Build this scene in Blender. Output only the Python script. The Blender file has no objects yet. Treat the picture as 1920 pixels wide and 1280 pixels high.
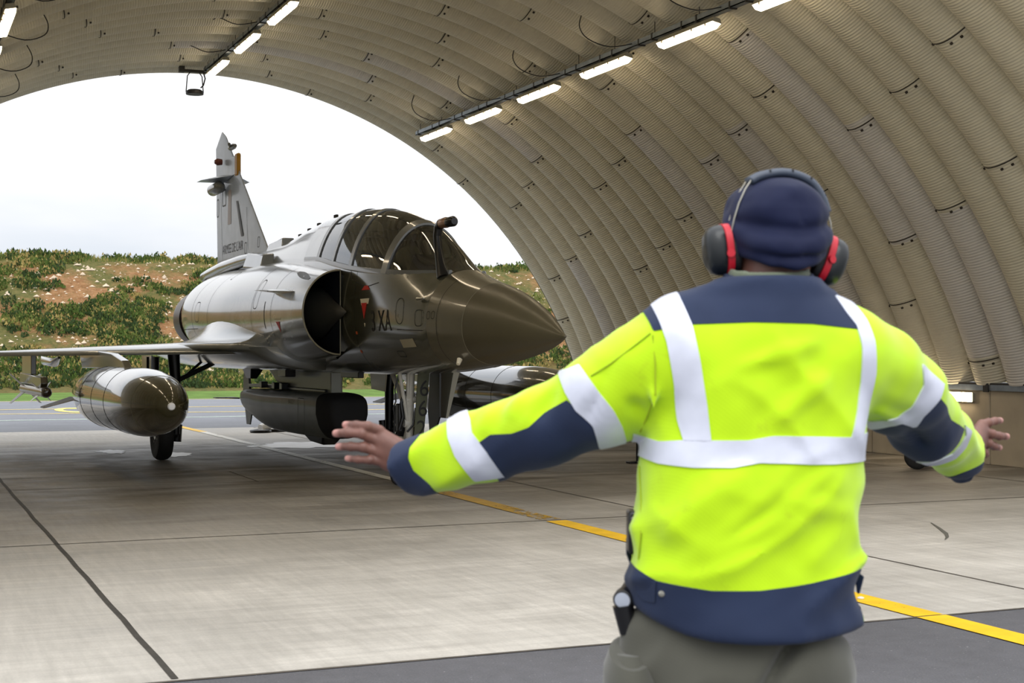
import bpy, bmesh, math, random
import numpy as np
from mathutils import Vector, Matrix
random.seed(7); np.random.seed(7)
PI = math.pi
R = math.radians
scene = bpy.context.scene
col = scene.collection

# ------------------------------------------------------------------ camera
F = 2775.0
CAMH = 1.57
YAW = R(22.9)
cam_d = bpy.data.cameras.new('camera'); cam = bpy.data.objects.new('camera', cam_d); col.objects.link(cam)
cam_d.sensor_width = 36; cam_d.lens = F / 1920 * 36
cam.location = (0, 0, CAMH)
cam.rotation_euler = (R(90) + math.atan(17 / F), 0, -YAW)
cam_d.clip_end = 800; cam_d.clip_start = .05
cam_d.dof.use_dof = True; cam_d.dof.focus_distance = 16.5; cam_d.dof.aperture_fstop = 9
scene.camera = cam
# ------------------------------------------------------------------ view + sky
vs = scene.view_settings
vs.view_transform = 'Standard'; vs.look = 'None'; vs.gamma = 1; vs.exposure = 0.5
vs.use_curve_mapping = False
scene.cycles.use_denoising = True
scene.cycles.max_bounces = 8
scene.cycles.diffuse_bounces = 5
SKY_STRENGTH = 1.0
LAMP = 8.5
w = bpy.data.worlds.new('overcast_sky'); scene.world = w; w.use_nodes = True
nt = w.node_tree; nt.nodes.clear()
wo = nt.nodes.new('ShaderNodeOutputWorld'); bg = nt.nodes.new('ShaderNodeBackground')
tc = nt.nodes.new('ShaderNodeTexCoord'); mp = nt.nodes.new('ShaderNodeMapping'); mp.inputs['Scale'].default_value = (1, 1, 4)
nz = nt.nodes.new('ShaderNodeTexNoise'); nz.inputs['Scale'].default_value = 2.2; nz.inputs['Detail'].default_value = 5; nz.inputs['Roughness'].default_value = .5
cr = nt.nodes.new('ShaderNodeValToRGB')
cr.color_ramp.elements[0].position = .38; cr.color_ramp.elements[0].color = (.78, .83, .90, 1)
cr.color_ramp.elements[1].position = .56; cr.color_ramp.elements[1].color = (.97, .98, 1.0, 1)
nt.links.new(tc.outputs['Generated'], mp.inputs['Vector']); nt.links.new(mp.outputs['Vector'], nz.inputs['Vector'])
nt.links.new(nz.outputs['Fac'], cr.inputs['Fac'])
# overcast luminance: brighter towards the zenith
sxyz = nt.nodes.new('ShaderNodeSeparateXYZ'); nt.links.new(tc.outputs['Generated'], sxyz.inputs[0])
cie = nt.nodes.new('ShaderNodeMapRange'); cie.inputs['From Min'].default_value = 0; cie.inputs['From Max'].default_value = 1; cie.inputs['To Min'].default_value = .66; cie.inputs['To Max'].default_value = 1.9
nt.links.new(sxyz.outputs['Z'], cie.inputs['Value'])
scv = nt.nodes.new('ShaderNodeVectorMath'); scv.operation = 'SCALE'; nt.links.new(cr.outputs['Color'], scv.inputs[0]); nt.links.new(cie.outputs['Result'], scv.inputs['Scale'])
nt.links.new(scv.outputs['Vector'], bg.inputs['Color'])
bg.inputs['Strength'].default_value = SKY_STRENGTH
nt.links.new(bg.outputs['Background'], wo.inputs['Surface'])
# soft brightening of the cloud layer where the veiled sun stands, high behind the photographer
sd = bpy.data.lights.new('veiled_sun', 'SUN'); sd.energy = .9; sd.angle = R(40); sd.color = (1, .985, .96)
sun = bpy.data.objects.new('veiled_sun', sd); col.objects.link(sun)
sun.rotation_euler = (R(40), 0, R(-20))

# ------------------------------------------------------------------ materials
def srgb(r, g, b):
    f = lambda c: ((c / 255 + .055) / 1.055) ** 2.4 if c > 10 else c / 255 / 12.92
    return (f(r), f(g), f(b), 1)
MATS = {}
def mat(name, c, rough=.6, metal=0, spec=.5, coat=0, noise=None, bump=None, emit=None, trans=0, sheen=0, coords='Object', coatr=.08):
    """noise=(scale, amount, detail) darkens/lightens the base colour; bump=(scale, strength, distance)"""
    if name in MATS: return MATS[name]
    m = bpy.data.materials.new(name); m.use_nodes = True; MATS[name] = m
    n = m.node_tree.nodes; l = m.node_tree.links; b = n['Principled BSDF']
    b.inputs['Base Color'].default_value = c
    b.inputs['Roughness'].default_value = rough; b.inputs['Metallic'].default_value = metal
    b.inputs['Specular IOR Level'].default_value = spec
    b.inputs['Coat Weight'].default_value = coat; b.inputs['Coat Roughness'].default_value = coatr
    b.inputs['Transmission Weight'].default_value = trans
    b.inputs['Sheen Weight'].default_value = sheen
    t = n.new('ShaderNodeTexCoord')
    if noise:
        z = n.new('ShaderNodeTexNoise'); z.inputs['Scale'].default_value = noise[0]; z.inputs['Detail'].default_value = noise[2] if len(noise) > 2 else 5
        l.new(t.outputs[coords], z.inputs['Vector'])
        mr = n.new('ShaderNodeMapRange'); mr.inputs['From Min'].default_value = .3; mr.inputs['From Max'].default_value = .7
        mr.inputs['To Min'].default_value = 1 - noise[1]; mr.inputs['To Max'].default_value = 1 + noise[1]
        l.new(z.outputs['Fac'], mr.inputs['Value'])
        h = n.new('ShaderNodeVectorMath'); h.operation = 'SCALE'; h.inputs[0].default_value = c[:3]
        l.new(mr.outputs['Result'], h.inputs['Scale']); l.new(h.outputs['Vector'], b.inputs['Base Color'])
    if bump:
        z = n.new('ShaderNodeTexNoise'); z.inputs['Scale'].default_value = bump[0]; z.inputs['Detail'].default_value = 4
        l.new(t.outputs[coords], z.inputs['Vector'])
        bp = n.new('ShaderNodeBump'); bp.inputs['Strength'].default_value = bump[1]; bp.inputs['Distance'].default_value = bump[2]
        l.new(z.outputs['Fac'], bp.inputs['Height']); l.new(bp.outputs['Normal'], b.inputs['Normal'])
    if emit:
        b.inputs['Emission Color'].default_value = emit[0]; b.inputs['Emission Strength'].default_value = emit[1]
    return m

# ------------------------------------------------------------------ object helpers
def tag(o, label=None, cat=None, group=None, kind=None):
    if label: o['label'] = label
    if cat: o['category'] = cat
    if group: o['group'] = group
    if kind: o['kind'] = kind
    return o
def empty(name, loc=(0, 0, 0), rz=0, label=None, cat=None, group=None):
    o = bpy.data.objects.new(name, None); col.objects.link(o); o.location = loc; o.rotation_euler = (0, 0, rz)
    o.empty_display_size = .1
    return tag(o, label, cat, group)
def mk(name, verts, faces, m, parent=None, smooth=True, mi=None, flat_angle=None):
    me = bpy.data.meshes.new(name); me.from_pydata([tuple(map(float, v)) for v in verts], [], [tuple(int(i) for i in f) for f in faces])
    ms = m if isinstance(m, (list, tuple)) else [m]
    for q in ms: me.materials.append(q)
    if mi is not None: me.polygons.foreach_set('material_index', np.array(mi, dtype=np.int32))
    me.update(); me.validate()
    o = bpy.data.objects.new(name, me); col.objects.link(o)
    if smooth:
        me.polygons.foreach_set('use_smooth', [True] * len(me.polygons))
        if flat_angle is not None: me.set_sharp_from_angle(angle=R(flat_angle))
    if parent: o.parent = parent
    return o
class MB:
    """collects shapes, then links them as ONE mesh object"""
    def __init__(s): s.v = []; s.f = []; s.m = []
    def add(s, v, f, mi=0):
        k = len(s.v); s.v += [tuple(map(float, p)) for p in v]; s.f += [tuple(i + k for i in q) for q in f]; s.m += [mi] * len(f); return s
    def box(s, x0, x1, y0, y1, z0, z1, mi=0, M=None):
        v = [(x, y, z) for z in (z0, z1) for y in (y0, y1) for x in (x0, x1)]
        if M is not None: v = [tuple(M @ Vector(p)) for p in v]
        return s.add(v, [(0, 2, 3, 1), (4, 5, 7, 6), (0, 1, 5, 4), (2, 6, 7, 3), (0, 4, 6, 2), (1, 3, 7, 5)], mi)
    def hull(s, pts8, mi=0):
        return s.add(pts8, [(0, 2, 3, 1), (4, 5, 7, 6), (0, 1, 5, 4), (2, 6, 7, 3), (0, 4, 6, 2), (1, 3, 7, 5)], mi)
    def tube(s, path, r, n=12, mi=0, caps=True):
        P = [Vector(p) for p in path]; rr = r if isinstance(r, (list, tuple)) else [r] * len(P)
        T = [(P[min(i + 1, len(P) - 1)] - P[max(i - 1, 0)]).normalized() for i in range(len(P))]
        a = Vector((0, 0, 1)) if abs(T[0].z) < .9 else Vector((1, 0, 0))
        u = T[0].cross(a).normalized(); v = []; f = []
        for i, p in enumerate(P):
            u = (u - T[i] * u.dot(T[i])).normalized(); q = T[i].cross(u)
            for k in range(n):
                t = 2 * PI * k / n; v.append(p + (u * math.cos(t) + q * math.sin(t)) * rr[i])
        for i in range(len(P) - 1):
            for k in range(n):
                a_, b_ = i * n + k, i * n + (k + 1) % n; f.append((a_, b_, b_ + n, a_ + n))
        if caps: f.append(tuple(range(n))[::-1]); f.append(tuple(range((len(P) - 1) * n, len(P) * n)))
        return s.add(v, f, mi)
    def lathe(s, prof, n=32, M=None, mi=0):
        """prof: (r, z) pairs about z"""
        v = []; f = []
        for r, z in prof:
            for k in range(n): v.append((r * math.cos(2 * PI * k / n), r * math.sin(2 * PI * k / n), z))
        for i in range(len(prof) - 1):
            for k in range(n):
                a_, b_ = i * n + k, i * n + (k + 1) % n; f.append((a_, b_, b_ + n, a_ + n))
        f.append(tuple(range(n))[::-1]); f.append(tuple(range((len(prof) - 1) * n, len(prof) * n)))
        if M is not None: v = [tuple(M @ Vector(p)) for p in v]
        return s.add(v, f, mi)
    def prism(s, poly, d0, d1, axis='x', mi=0):
        """poly of 2-D points extruded between d0 and d1 along axis"""
        n = len(poly)
        g = {'x': lambda p, d: (d, p[0], p[1]), 'y': lambda p, d: (p[0], d, p[1]), 'z': lambda p, d: (p[0], p[1], d)}[axis]
        v = [g(p, d0) for p in poly] + [g(p, d1) for p in poly]
        f = [tuple(range(n))[::-1], tuple(range(n, 2 * n))] + [(i, (i + 1) % n, (i + 1) % n + n, i + n) for i in range(n)]
        return s.add(v, f, mi)
    def build(s, name, m, parent=None, smooth=True, angle=35, bevel=0):
        o = mk(name, s.v, s.f, m, parent, smooth, s.m, angle)
        bm = bmesh.new(); bm.from_mesh(o.data); bmesh.ops.recalc_face_normals(bm, faces=bm.faces); bm.to_mesh(o.data); bm.free()
        if bevel:
            b = o.modifiers.new('bevel', 'BEVEL'); b.width = bevel; b.segments = 2; b.limit_method = 'ANGLE'; b.angle_limit = R(40)
        return o
def loft(secs, closed=True, cap0=True, cap1=True):
    n = len(secs[0]); v = [p for s in secs for p in s]; f = []
    for i in range(len(secs) - 1):
        for k in range(n if closed else n - 1):
            a, b = i * n + k, i * n + (k + 1) % n; f.append((a, b, b + n, a + n))
    if closed and cap0: f.append(tuple(range(n))[::-1])
    if closed and cap1: f.append(tuple(range((len(secs) - 1) * n, len(secs) * n)))
    return v, f
def ci(x, xs, ys):
    """smooth monotone-ish cubic interpolation"""
    xs = np.array(xs, float); ys = np.array(ys, float)
    d = np.diff(ys) / np.diff(xs); m = np.zeros(len(xs)); m[0] = d[0]; m[-1] = d[-1]
    for i in range(1, len(xs) - 1):
        m[i] = 0 if d[i - 1] * d[i] <= 0 else 2 * d[i - 1] * d[i] / (d[i - 1] + d[i])
    x = np.clip(x, xs[0], xs[-1]); i = np.clip(np.searchsorted(xs, x) - 1, 0, len(xs) - 2)
    h = xs[i + 1] - xs[i]; t = (x - xs[i]) / h
    return (2*t**3 - 3*t**2 + 1) * ys[i] + (t**3 - 2*t**2 + t) * h * m[i] + (-2*t**3 + 3*t**2) * ys[i + 1] + (t**3 - t**2) * h * m[i + 1]
def text_mesh(txt, size, name='text'):
    c = bpy.data.curves.new(name, 'FONT'); c.body = txt; c.size = size; c.resolution_u = 4
    o = bpy.data.objects.new(name, c); col.objects.link(o)
    dg = bpy.context.evaluated_depsgraph_get(); me = bpy.data.meshes.new_from_object(o.evaluated_get(dg))
    bpy.data.objects.remove(o)
    v = [tuple(p.co) for p in me.vertices]; f = [tuple(p.vertices) for p in me.polygons]
    return v, f

# ================================================================== SETTING
exec_order = 'setting'
CX, CZ, RAD = 5.65, -1.69, 8.80
Y0, Y1 = 8.2, 29.5
PITCH = .65
WALLX = 13.98
# --- concrete floor
m = bpy.data.materials.new('concrete'); m.use_nodes = True; MATS['concrete'] = m
n = m.node_tree.nodes; l = m.node_tree.links; b = n['Principled BSDF']
t = n.new('ShaderNodeTexCoord')
def noise(scale, detail=6, rough=.55, mapping=None, dist=0):
    z = n.new('ShaderNodeTexNoise'); z.inputs['Scale'].default_value = scale; z.inputs['Detail'].default_value = detail; z.inputs['Roughness'].default_value = rough
    z.inputs['Distortion'].default_value = dist
    if mapping:
        mm = n.new('ShaderNodeMapping'); mm.inputs['Scale'].default_value = mapping[0]; mm.inputs['Rotation'].default_value = (0, 0, mapping[1])
        l.new(t.outputs['Object'], mm.inputs['Vector']); l.new(mm.outputs['Vector'], z.inputs['Vector'])
    else: l.new(t.outputs['Object'], z.inputs['Vector'])
    return z.outputs['Fac']
def rng(src, a, b_, c, d):
    q = n.new('ShaderNodeMapRange'); q.inputs['From Min'].default_value = a; q.inputs['From Max'].default_value = b_; q.inputs['To Min'].default_value = c; q.inputs['To Max'].default_value = d
    l.new(src, q.inputs['Value']); return q.outputs['Result']
def mul(a, b_):
    q = n.new('ShaderNodeMath'); q.operation = 'MULTIPLY'; l.new(a, q.inputs[0])
    if isinstance(b_, float): q.inputs[1].default_value = b_
    else: l.new(b_, q.inputs[1])
    return q.outputs[0]
def mixc(fac, c1, c2):
    q = n.new('ShaderNodeMix'); q.data_type = 'RGBA'
    if isinstance(fac, float): q.inputs[0].default_value = fac
    else: l.new(fac, q.inputs[0])
    for i, c in ((6, c1), (7, c2)):
        if isinstance(c, tuple): q.inputs[i].default_value = c
        else: l.new(c, q.inputs[i])
    return q.outputs[2]
big = noise(.45, 5, .6); med = noise(2.5, 8, .65); streak = noise(3.0, 5, .6, ((6, .5, 1), R(-28))); streak2 = noise(2.2, 6, .65, ((.35, 5, 1), R(6)))
fine = noise(60, 3)
tone = mul(mul(rng(big, .3, .7, .80, 1.12), rng(med, .3, .7, .90, 1.08)), mul(rng(streak, .3, .75, .86, 1.07), rng(streak2, .35, .75, 1.06, .84)))
tone = mul(tone, rng(fine, .3, .7, .94, 1.06))
# tyre-worn, oily slabs around the aircraft stand; shade and far-end daylight painted in
sx = n.new('ShaderNodeSeparateXYZ'); l.new(t.outputs['Object'], sx.inputs[0])
yy = mul(rng(sx.outputs['Y'], 10.0, 17.0, 0, 1.0), rng(sx.outputs['Y'], 23.5, 27, 1.0, .25))
oil_shade = mul(yy, rng(noise(.7, 6, .6, ((.5, 1.4, 1), 0), .6), .33, .60, .4, 1.0))
c0 = mixc(oil_shade, srgb(192, 187, 178), srgb(88, 80, 67))
c1 = n.new('ShaderNodeVectorMath'); c1.operation = 'SCALE'; l.new(c0, c1.inputs[0]); l.new(tone, c1.inputs['Scale'])
l.new(c1.outputs['Vector'], b.inputs['Base Color'])
l.new(rng(mul(big, med), .1, .4, .42, .75), b.inputs['Roughness'])
bp = n.new('ShaderNodeBump'); bp.inputs['Strength'].default_value = .25; bp.inputs['Distance'].default_value = .004; l.new(fine, bp.inputs['Height']); l.new(bp.outputs['Normal'], b.inputs['Normal'])
concrete = m
MB().box(-14, 26, 7.1, 30.0, -.3, 0).build('floor', concrete)
col.objects['floor']['kind'] = 'structure'

def asphalt(name, c, sp):
    global n, l, t
    m = bpy.data.materials.new(name); m.use_nodes = True
    n = m.node_tree.nodes; l = m.node_tree.links; b = n['Principled BSDF']; t = n.new('ShaderNodeTexCoord')
    a = noise(.5, 5); c_ = noise(90, 3, .7); d = noise(9, 6)
    tone = mul(mul(rng(a, .3, .7, .85, 1.15), rng(c_, .3, .75, .75, 1.3)), rng(d, .3, .7, .9, 1.1))
    base = mixc(rng(noise(55, 2, .5), sp, sp + .04, 0, 1), c, srgb(150, 150, 150))
    q = n.new('ShaderNodeVectorMath'); q.operation = 'SCALE'; l.new(base, q.inputs[0]); l.new(tone, q.inputs['Scale']); l.new(q.outputs['Vector'], b.inputs['Base Color'])
    b.inputs['Roughness'].default_value = .7
    bp = n.new('ShaderNodeBump'); bp.inputs['Strength'].default_value = .4; bp.inputs['Distance'].default_value = .005; l.new(c_, bp.inputs['Height']); l.new(bp.outputs['Normal'], b.inputs['Normal'])
    return m
MB().box(-30, 40, -14, 7.1, -.3, 0).build('apron_asphalt', asphalt('asphalt_apron', srgb(88, 88, 92), .70))
tag(col.objects['apron_asphalt'], kind='structure')
MB().box(-60, 120, 30.0, 48.4, -.3, 0).build('taxiway', asphalt('asphalt_taxi', srgb(106, 108, 114), .74))
tag(col.objects['taxiway'], kind='structure')

# --- joints (sealed gaps between the slabs)
seal = mat('joint_seal', srgb(60, 57, 52), .8, noise=(8, .3))
seal2 = mat('joint_seal_thin', srgb(84, 78, 70), .8, noise=(5, .4))
j = MB()
def wob(x0, y0, x1, y1, wd, j):
    nn = 40; a = []; L = math.hypot(x1 - x0, y1 - y0); nx, ny = -(y1 - y0) / L, (x1 - x0) / L
    for i in range(nn + 1):
        u = i / nn; k = (random.random() - .5) * wd * .35; x = x0 + (x1 - x0) * u; y = y0 + (y1 - y0) * u
        a.append(((x + nx * (wd / 2 + k), y + ny * (wd / 2 + k), .0035), (x - nx * (wd / 2 - k), y - ny * (wd / 2 - k), .0035)))
    v = [p for q in a for p in q]; j.add(v, [(2 * i, 2 * i + 1, 2 * i + 3, 2 * i + 2) for i in range(nn)])
wob(1.27, 7.15, 1.27, 29.9, .035, j); wob(-4.4, 7.15, -4.4, 29.9, .03, j)
tag(j.build('trim_1', seal, smooth=False), kind='structure')
j = MB()
for yv in (12.48, 17.52, 19.15, 24.2): wob(-13, yv, 25, yv, .022, j)
wob(6.9, 7.15, 6.9, 17.5, .02, j); wob(4.1, 17.52, 4.1, 19.15, .02, j); wob(6.9, 19.2, 6.9, 29.9, .02, j); wob(12.55, 7.15, 12.55, 29.9, .02, j)
wob(-13, 7.1, 25, 7.1, .03, j)
tag(j.build('trim_2', seal2, smooth=False), kind='structure')

# --- painted lines
def line_obj(name, pts, wd, m, label, cat='line', group=None, z=.006):
    v = []; f = []
    for i, (x, y) in enumerate(pts):
        a = pts[max(i - 1, 0)]; c_ = pts[min(i + 1, len(pts) - 1)]; L = math.hypot(c_[0] - a[0], c_[1] - a[1]); nx, ny = -(c_[1] - a[1]) / L, (c_[0] - a[0]) / L
        v += [(x + nx * wd / 2, y + ny * wd / 2, z), (x - nx * wd / 2, y - ny * wd / 2, z)]
    f = [(2 * i, 2 * i + 1, 2 * i + 3, 2 * i + 2) for i in range(len(pts) - 1)]
    return tag(mk(name, v, f, m, smooth=False), label, cat, group)
def paint(name, c, wear):
    m = mat(name, c, .55, noise=(6, .12))
    nn = m.node_tree.nodes; ll = m.node_tree.links; b = nn['Principled BSDF']
    z = nn.new('ShaderNodeTexNoise'); z.inputs['Scale'].default_value = 22; z.inputs['Detail'].default_value = 8; z.inputs['Roughness'].default_value = .7
    z2 = nn.new('ShaderNodeTexNoise'); z2.inputs['Scale'].default_value = 1.3
    tcn = [q for q in nn if q.bl_idname == 'ShaderNodeTexCoord'][0]
    ll.new(tcn.outputs['Object'], z.inputs['Vector']); ll.new(tcn.outputs['Object'], z2.inputs['Vector'])
    ad = nn.new('ShaderNodeMath'); ad.operation = 'ADD'; ll.new(z.outputs['Fac'], ad.inputs[0]); ll.new(z2.outputs['Fac'], ad.inputs[1])
    r_ = nn.new('ShaderNodeMapRange'); r_.inputs['From Min'].default_value = wear; r_.inputs['From Max'].default_value = wear - .06
    ll.new(ad.outputs[0], r_.inputs['Value']); ll.new(r_.outputs['Result'], b.inputs['Alpha'])
    return m
yl_new = paint('yellow_paint', srgb(235, 186, 28), 1.36); yl_old = paint('worn_yellow_paint', srgb(186, 146, 40), 1.16); wh = paint('white_paint', srgb(225, 222, 212), 1.2)
line_obj('painted_line', [(5.68, 2), (5.68, 7.09)], .21, yl_new, 'bright yellow guide line across the dark asphalt')
line_obj('painted_line', [(5.68, 7.11), (5.68, 12.4)], .21, yl_new, 'yellow guide line on the pale front slabs beside the person')
line_obj('painted_line', [(5.68, 12.5), (5.68, 16.6)], .20, yl_old, 'worn yellow guide line leading up to the nose wheel')
line_obj('painted_line', [(5.68, 16.6), (5.62, 28.6)], .15, wh, 'white line running under the jet to the far opening')
line_obj('painted_line', [(5.62, 28.6), (5.55, 31.5)], .16, yl_new, 'short yellow line at the far edge of the slabs')
for i, (ya, yb, mm, wd, lb) in enumerate([(34.9, 35.0, paint('white_line', srgb(215, 235, 215), 1.5), .14, 'pale green-white line along the taxiway, nearest of its lines'),
        (38.9, 37.6, paint('tx_yellow', srgb(235, 205, 95), 1.5), .16, 'slanting yellow line on the taxiway'), (41.3, 41.4, MATS['tx_yellow'], .16, 'straight yellow line on the taxiway beyond the slanting one'),
        (47.9, 47.9, MATS['tx_yellow'], .12, 'yellow edge line along the grass side of the taxiway')]):
    line_obj('painted_line', [(-50, ya), (0, ya), (9, yb), (110, yb)], wd, mm, lb)
rg = []; 
v = []; f = []
for k in range(48):
    a = 2 * PI * k / 48
    for rr in (1, .62): v.append((4.62 + .56 * rr * math.cos(a), 40.3 + 1.7 * rr * math.sin(a), .008))
f = [(2 * k, 2 * k + 1, (2 * k + 3) % 96, (2 * k + 2) % 96) for k in range(48)]
tag(mk('painted_zero', v, f, MATS['tx_yellow'], smooth=False), 'yellow painted 0 on the taxiway between two yellow lines', 'marking')

# puddles / white spill / dark patches
def blob(name, x, y, rx, ry, m, label, cat, z=.005, seed=0):
    rnd = random.Random(seed); ph = [rnd.random() * 6.3 for _ in range(5)]; v = [(x, y, z)]
    for k in range(48):
        a = 2 * PI * k / 48; q = 1 + .12 * math.sin(3 * a + ph[0]) + .1 * math.sin(5 * a + ph[1]) + .08 * math.sin(9 * a + ph[2]) + .05 * math.sin(14 * a + ph[3])
        v.append((x + rx * q * math.cos(a), y + ry * q * math.sin(a), z))
    return tag(mk(name, v, [(0, k + 1, (k + 1) % 48 + 1) for k in range(48)], m, smooth=False), label, cat)
puddle = mat('wet_sky_sheen', srgb(196, 200, 208), .3, spec=.8, noise=(3, .2))  # pale base colour paints the sky's reflection into the wet patches
spill = mat('white_spill', srgb(252, 252, 254), .5)
blob('paint_spill', 3.22, 23.55, .2, .42, spill, 'white splash on the slabs left of the main wheel', 'spill', seed=2)
blob('puddle', 6.35, 24.0, .75, .8, puddle, 'shiny puddle under the grey pod', 'puddle', seed=5)
blob('puddle', 4.02, 22.6, .22, .5, puddle, 'small wet patch just right of the main wheel', 'puddle', seed=8)
man = mat('cast_iron', srgb(92, 88, 82), .6, metal=.3, noise=(20, .2))
mh = MB().lathe([(.24, 0), (.24, .006), (.22, .008)], 40); mh = mh.build('manhole_cover', man); mh.location = (5.27, 7.62, .001)
tag(mh, 'round dark cover set in the slab beside the yellow line', 'cover')

# --- arched corrugated roof
m = bpy.data.materials.new('corrugated_panel'); m.use_nodes = True
n = m.node_tree.nodes; l = m.node_tree.links; b = n['Principled BSDF']; t = n.new('ShaderNodeTexCoord')
uvn = n.new('ShaderNodeUVMap')
wv = n.new('ShaderNodeTexWave'); wv.wave_type = 'BANDS'; wv.bands_direction = 'X'; wv.inputs['Scale'].default_value = 8.0; wv.inputs['Distortion'].default_value = 0
l.new(uvn.outputs['UV'], wv.inputs['Vector'])
bp = n.new('ShaderNodeBump'); bp.inputs['Strength'].default_value = .8; bp.inputs['Distance'].default_value = .007
l.new(wv.outputs['Fac'], bp.inputs['Height']); l.new(bp.outputs['Normal'], b.inputs['Normal'])
tone = mul(rng(noise(.35, 5), .3, .7, .9, 1.08), rng(noise(5, 7, .7), .25, .75, .93, 1.05))
at_ = n.new('ShaderNodeAttribute'); at_.attribute_name = 'panel'
c0 = mixc(rng(noise(1.2, 6, .6), .5, .8, 0, .5), srgb(206, 200, 178), srgb(184, 175, 148))
c0 = mixc(at_.outputs['Fac'], c0, srgb(204, 200, 192))
q = n.new('ShaderNodeVectorMath'); q.operation = 'SCALE'; l.new(c0, q.inputs[0]); l.new(tone, q.inputs['Scale']); l.new(q.outputs['Vector'], b.inputs['Base Color'])
b.inputs['Roughness'].default_value = .55; b.inputs['Specular IOR Level'].default_value = .35
panel_m = m
dark_seam = mat('seam_dark', srgb(48, 42, 34), .8)
a0 = math.atan2(1.12 - CZ, WALLX - CX); a1 = PI - a0
NA = 110; NP = 16
nrib = int(round((Y1 - Y0) / PITCH)); PITCH = (Y1 - Y0) / nrib
def ribr(u): return .23 * (abs(math.sin(PI * u)) ** .62)
rows = []
for r_ in range(nrib):
    for k in range(NP): rows.append((r_, k / NP))
rows.append((nrib - 1, 1.0))
angs = [a0 + (a1 - a0) * i / NA for i in range(NA + 1)]
def rp(a, y, d): return (CX + (RAD + .13 - d) * math.cos(a), y, CZ + (RAD + .13 - d) * math.sin(a))
v = []; f = []; mi = []
for (r_, u) in rows:
    for a in angs: v.append(rp(a, Y0 + (r_ + u) * PITCH, ribr(u)))
NR = len(rows); NAA = NA + 1
for i in range(NR - 1):
    for k in range(NA): f.append((i * NAA + k, i * NAA + k + 1, (i + 1) * NAA + k + 1, (i + 1) * NAA + k)); mi.append(0)
nface = len(f); seamstart = len(v)
joints = {}
for r_ in range(nrib):
    off = [0, 1.9, .9, 2.8, .4, 2.3][r_ % 6] + .35
    L = (a1 - a0) * RAD; s = off; js = []
    while s < L:
        js.append(a0 + s / RAD); s += 3.75
    joints[r_] = js
    for a in js:
        for da, hw in ((0, .008),):
            k0 = len(v)
            for i in range(11):
                u = .03 + .94 * i / 10
                for sg in (-1, 1):
                    v.append(rp(a + sg * hw / RAD, Y0 + (r_ + u) * PITCH, ribr(u) + .012))
            for i in range(10): f.append((k0 + 2 * i, k0 + 2 * i + 1, k0 + 2 * i + 3, k0 + 2 * i + 2)); mi.append(1)
        for u in (.12, .3, .9):   # bolt heads
            k0 = len(v); h = .013
            for dd in (ribr(u), ribr(u) + .025):
                for sa in (-1, 1):
                    for sy in (-1, 1): v.append(rp(a - .06 / RAD + sa * h / RAD, Y0 + (r_ + u) * PITCH + sy * h, dd))
            f += [(k0 + 4, k0 + 5, k0 + 7, k0 + 6), (k0, k0 + 1, k0 + 5, k0 + 4), (k0 + 2, k0 + 6, k0 + 7, k0 + 3), (k0, k0 + 4, k0 + 6, k0 + 2), (k0 + 1, k0 + 3, k0 + 7, k0 + 5)]; mi += [1] * 5
ceil = mk('ceiling', v, f, [panel_m, dark_seam], smooth=True, mi=mi)
tag(ceil, kind='structure')
me = ceil.data; me.set_sharp_from_angle(angle=R(50))
uvl = me.uv_layers.new(name='UVMap'); co = np.zeros(len(me.vertices) * 3); me.vertices.foreach_get('co', co); co = co.reshape(-1, 3)
ang = np.arctan2(co[:, 2] - CZ, co[:, 0] - CX) * RAD
li = np.zeros(len(me.loops), dtype=np.int32); me.loops.foreach_get('vertex_index', li)
uv = np.stack([ang[li], co[li, 1]], 1).ravel(); uvl.data.foreach_set('uv', uv)
# a few panels are a newer, greyer batch
fa = np.zeros(len(me.polygons)); rnd = random.Random(3)
grey = {}
for r_ in range(nrib):
    ed = [a0] + joints[r_] + [a1]
    for q_ in range(len(ed) - 1): grey[(r_, q_)] = (rnd.random() < .09, ed[q_], ed[q_ + 1])
cur = 0
for i in range(NR - 1):
    r_ = rows[i][0]; segs = [grey[(r_, q_)] for q_ in range(len(joints[r_]) + 1)]
    for k in range(NA):
        am = (angs[k] + angs[k + 1]) / 2
        for g, x0, x1 in segs:
            if x0 <= am <= x1: fa[cur] = 1.0 if g else 0.0; break
        cur += 1
at2 = me.attributes.new('panel', 'FLOAT', 'FACE'); at2.data.foreach_set('value', fa)
# outer skin so no light leaks and the roof has thickness
v = []; f = []
for y in (Y0, Y1 + .02):
    for a in [a0 + (a1 - a0) * i / 60 for i in range(61)]: v.append((CX + (RAD + .2) * math.cos(a), y, CZ + (RAD + .2) * math.sin(a)))
for k in range(60): f.append((k, k + 1, k + 62, k + 61))
# end flashings
for y, base in ((Y0, 0), (Y1 + .02, 61)):
    k0 = len(v)
    for a in [a0 + (a1 - a0) * i / 60 for i in range(61)]: v.append((CX + (RAD + .0) * math.cos(a), y, CZ + (RAD + .0) * math.sin(a)))
    for k in range(60): f.append((base + k, base + k + 1, k0 + k + 1, k0 + k))
tag(mk('roof_shell', v, f, mat('shell_grey', srgb(150, 146, 136), .6)), kind='structure')

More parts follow.
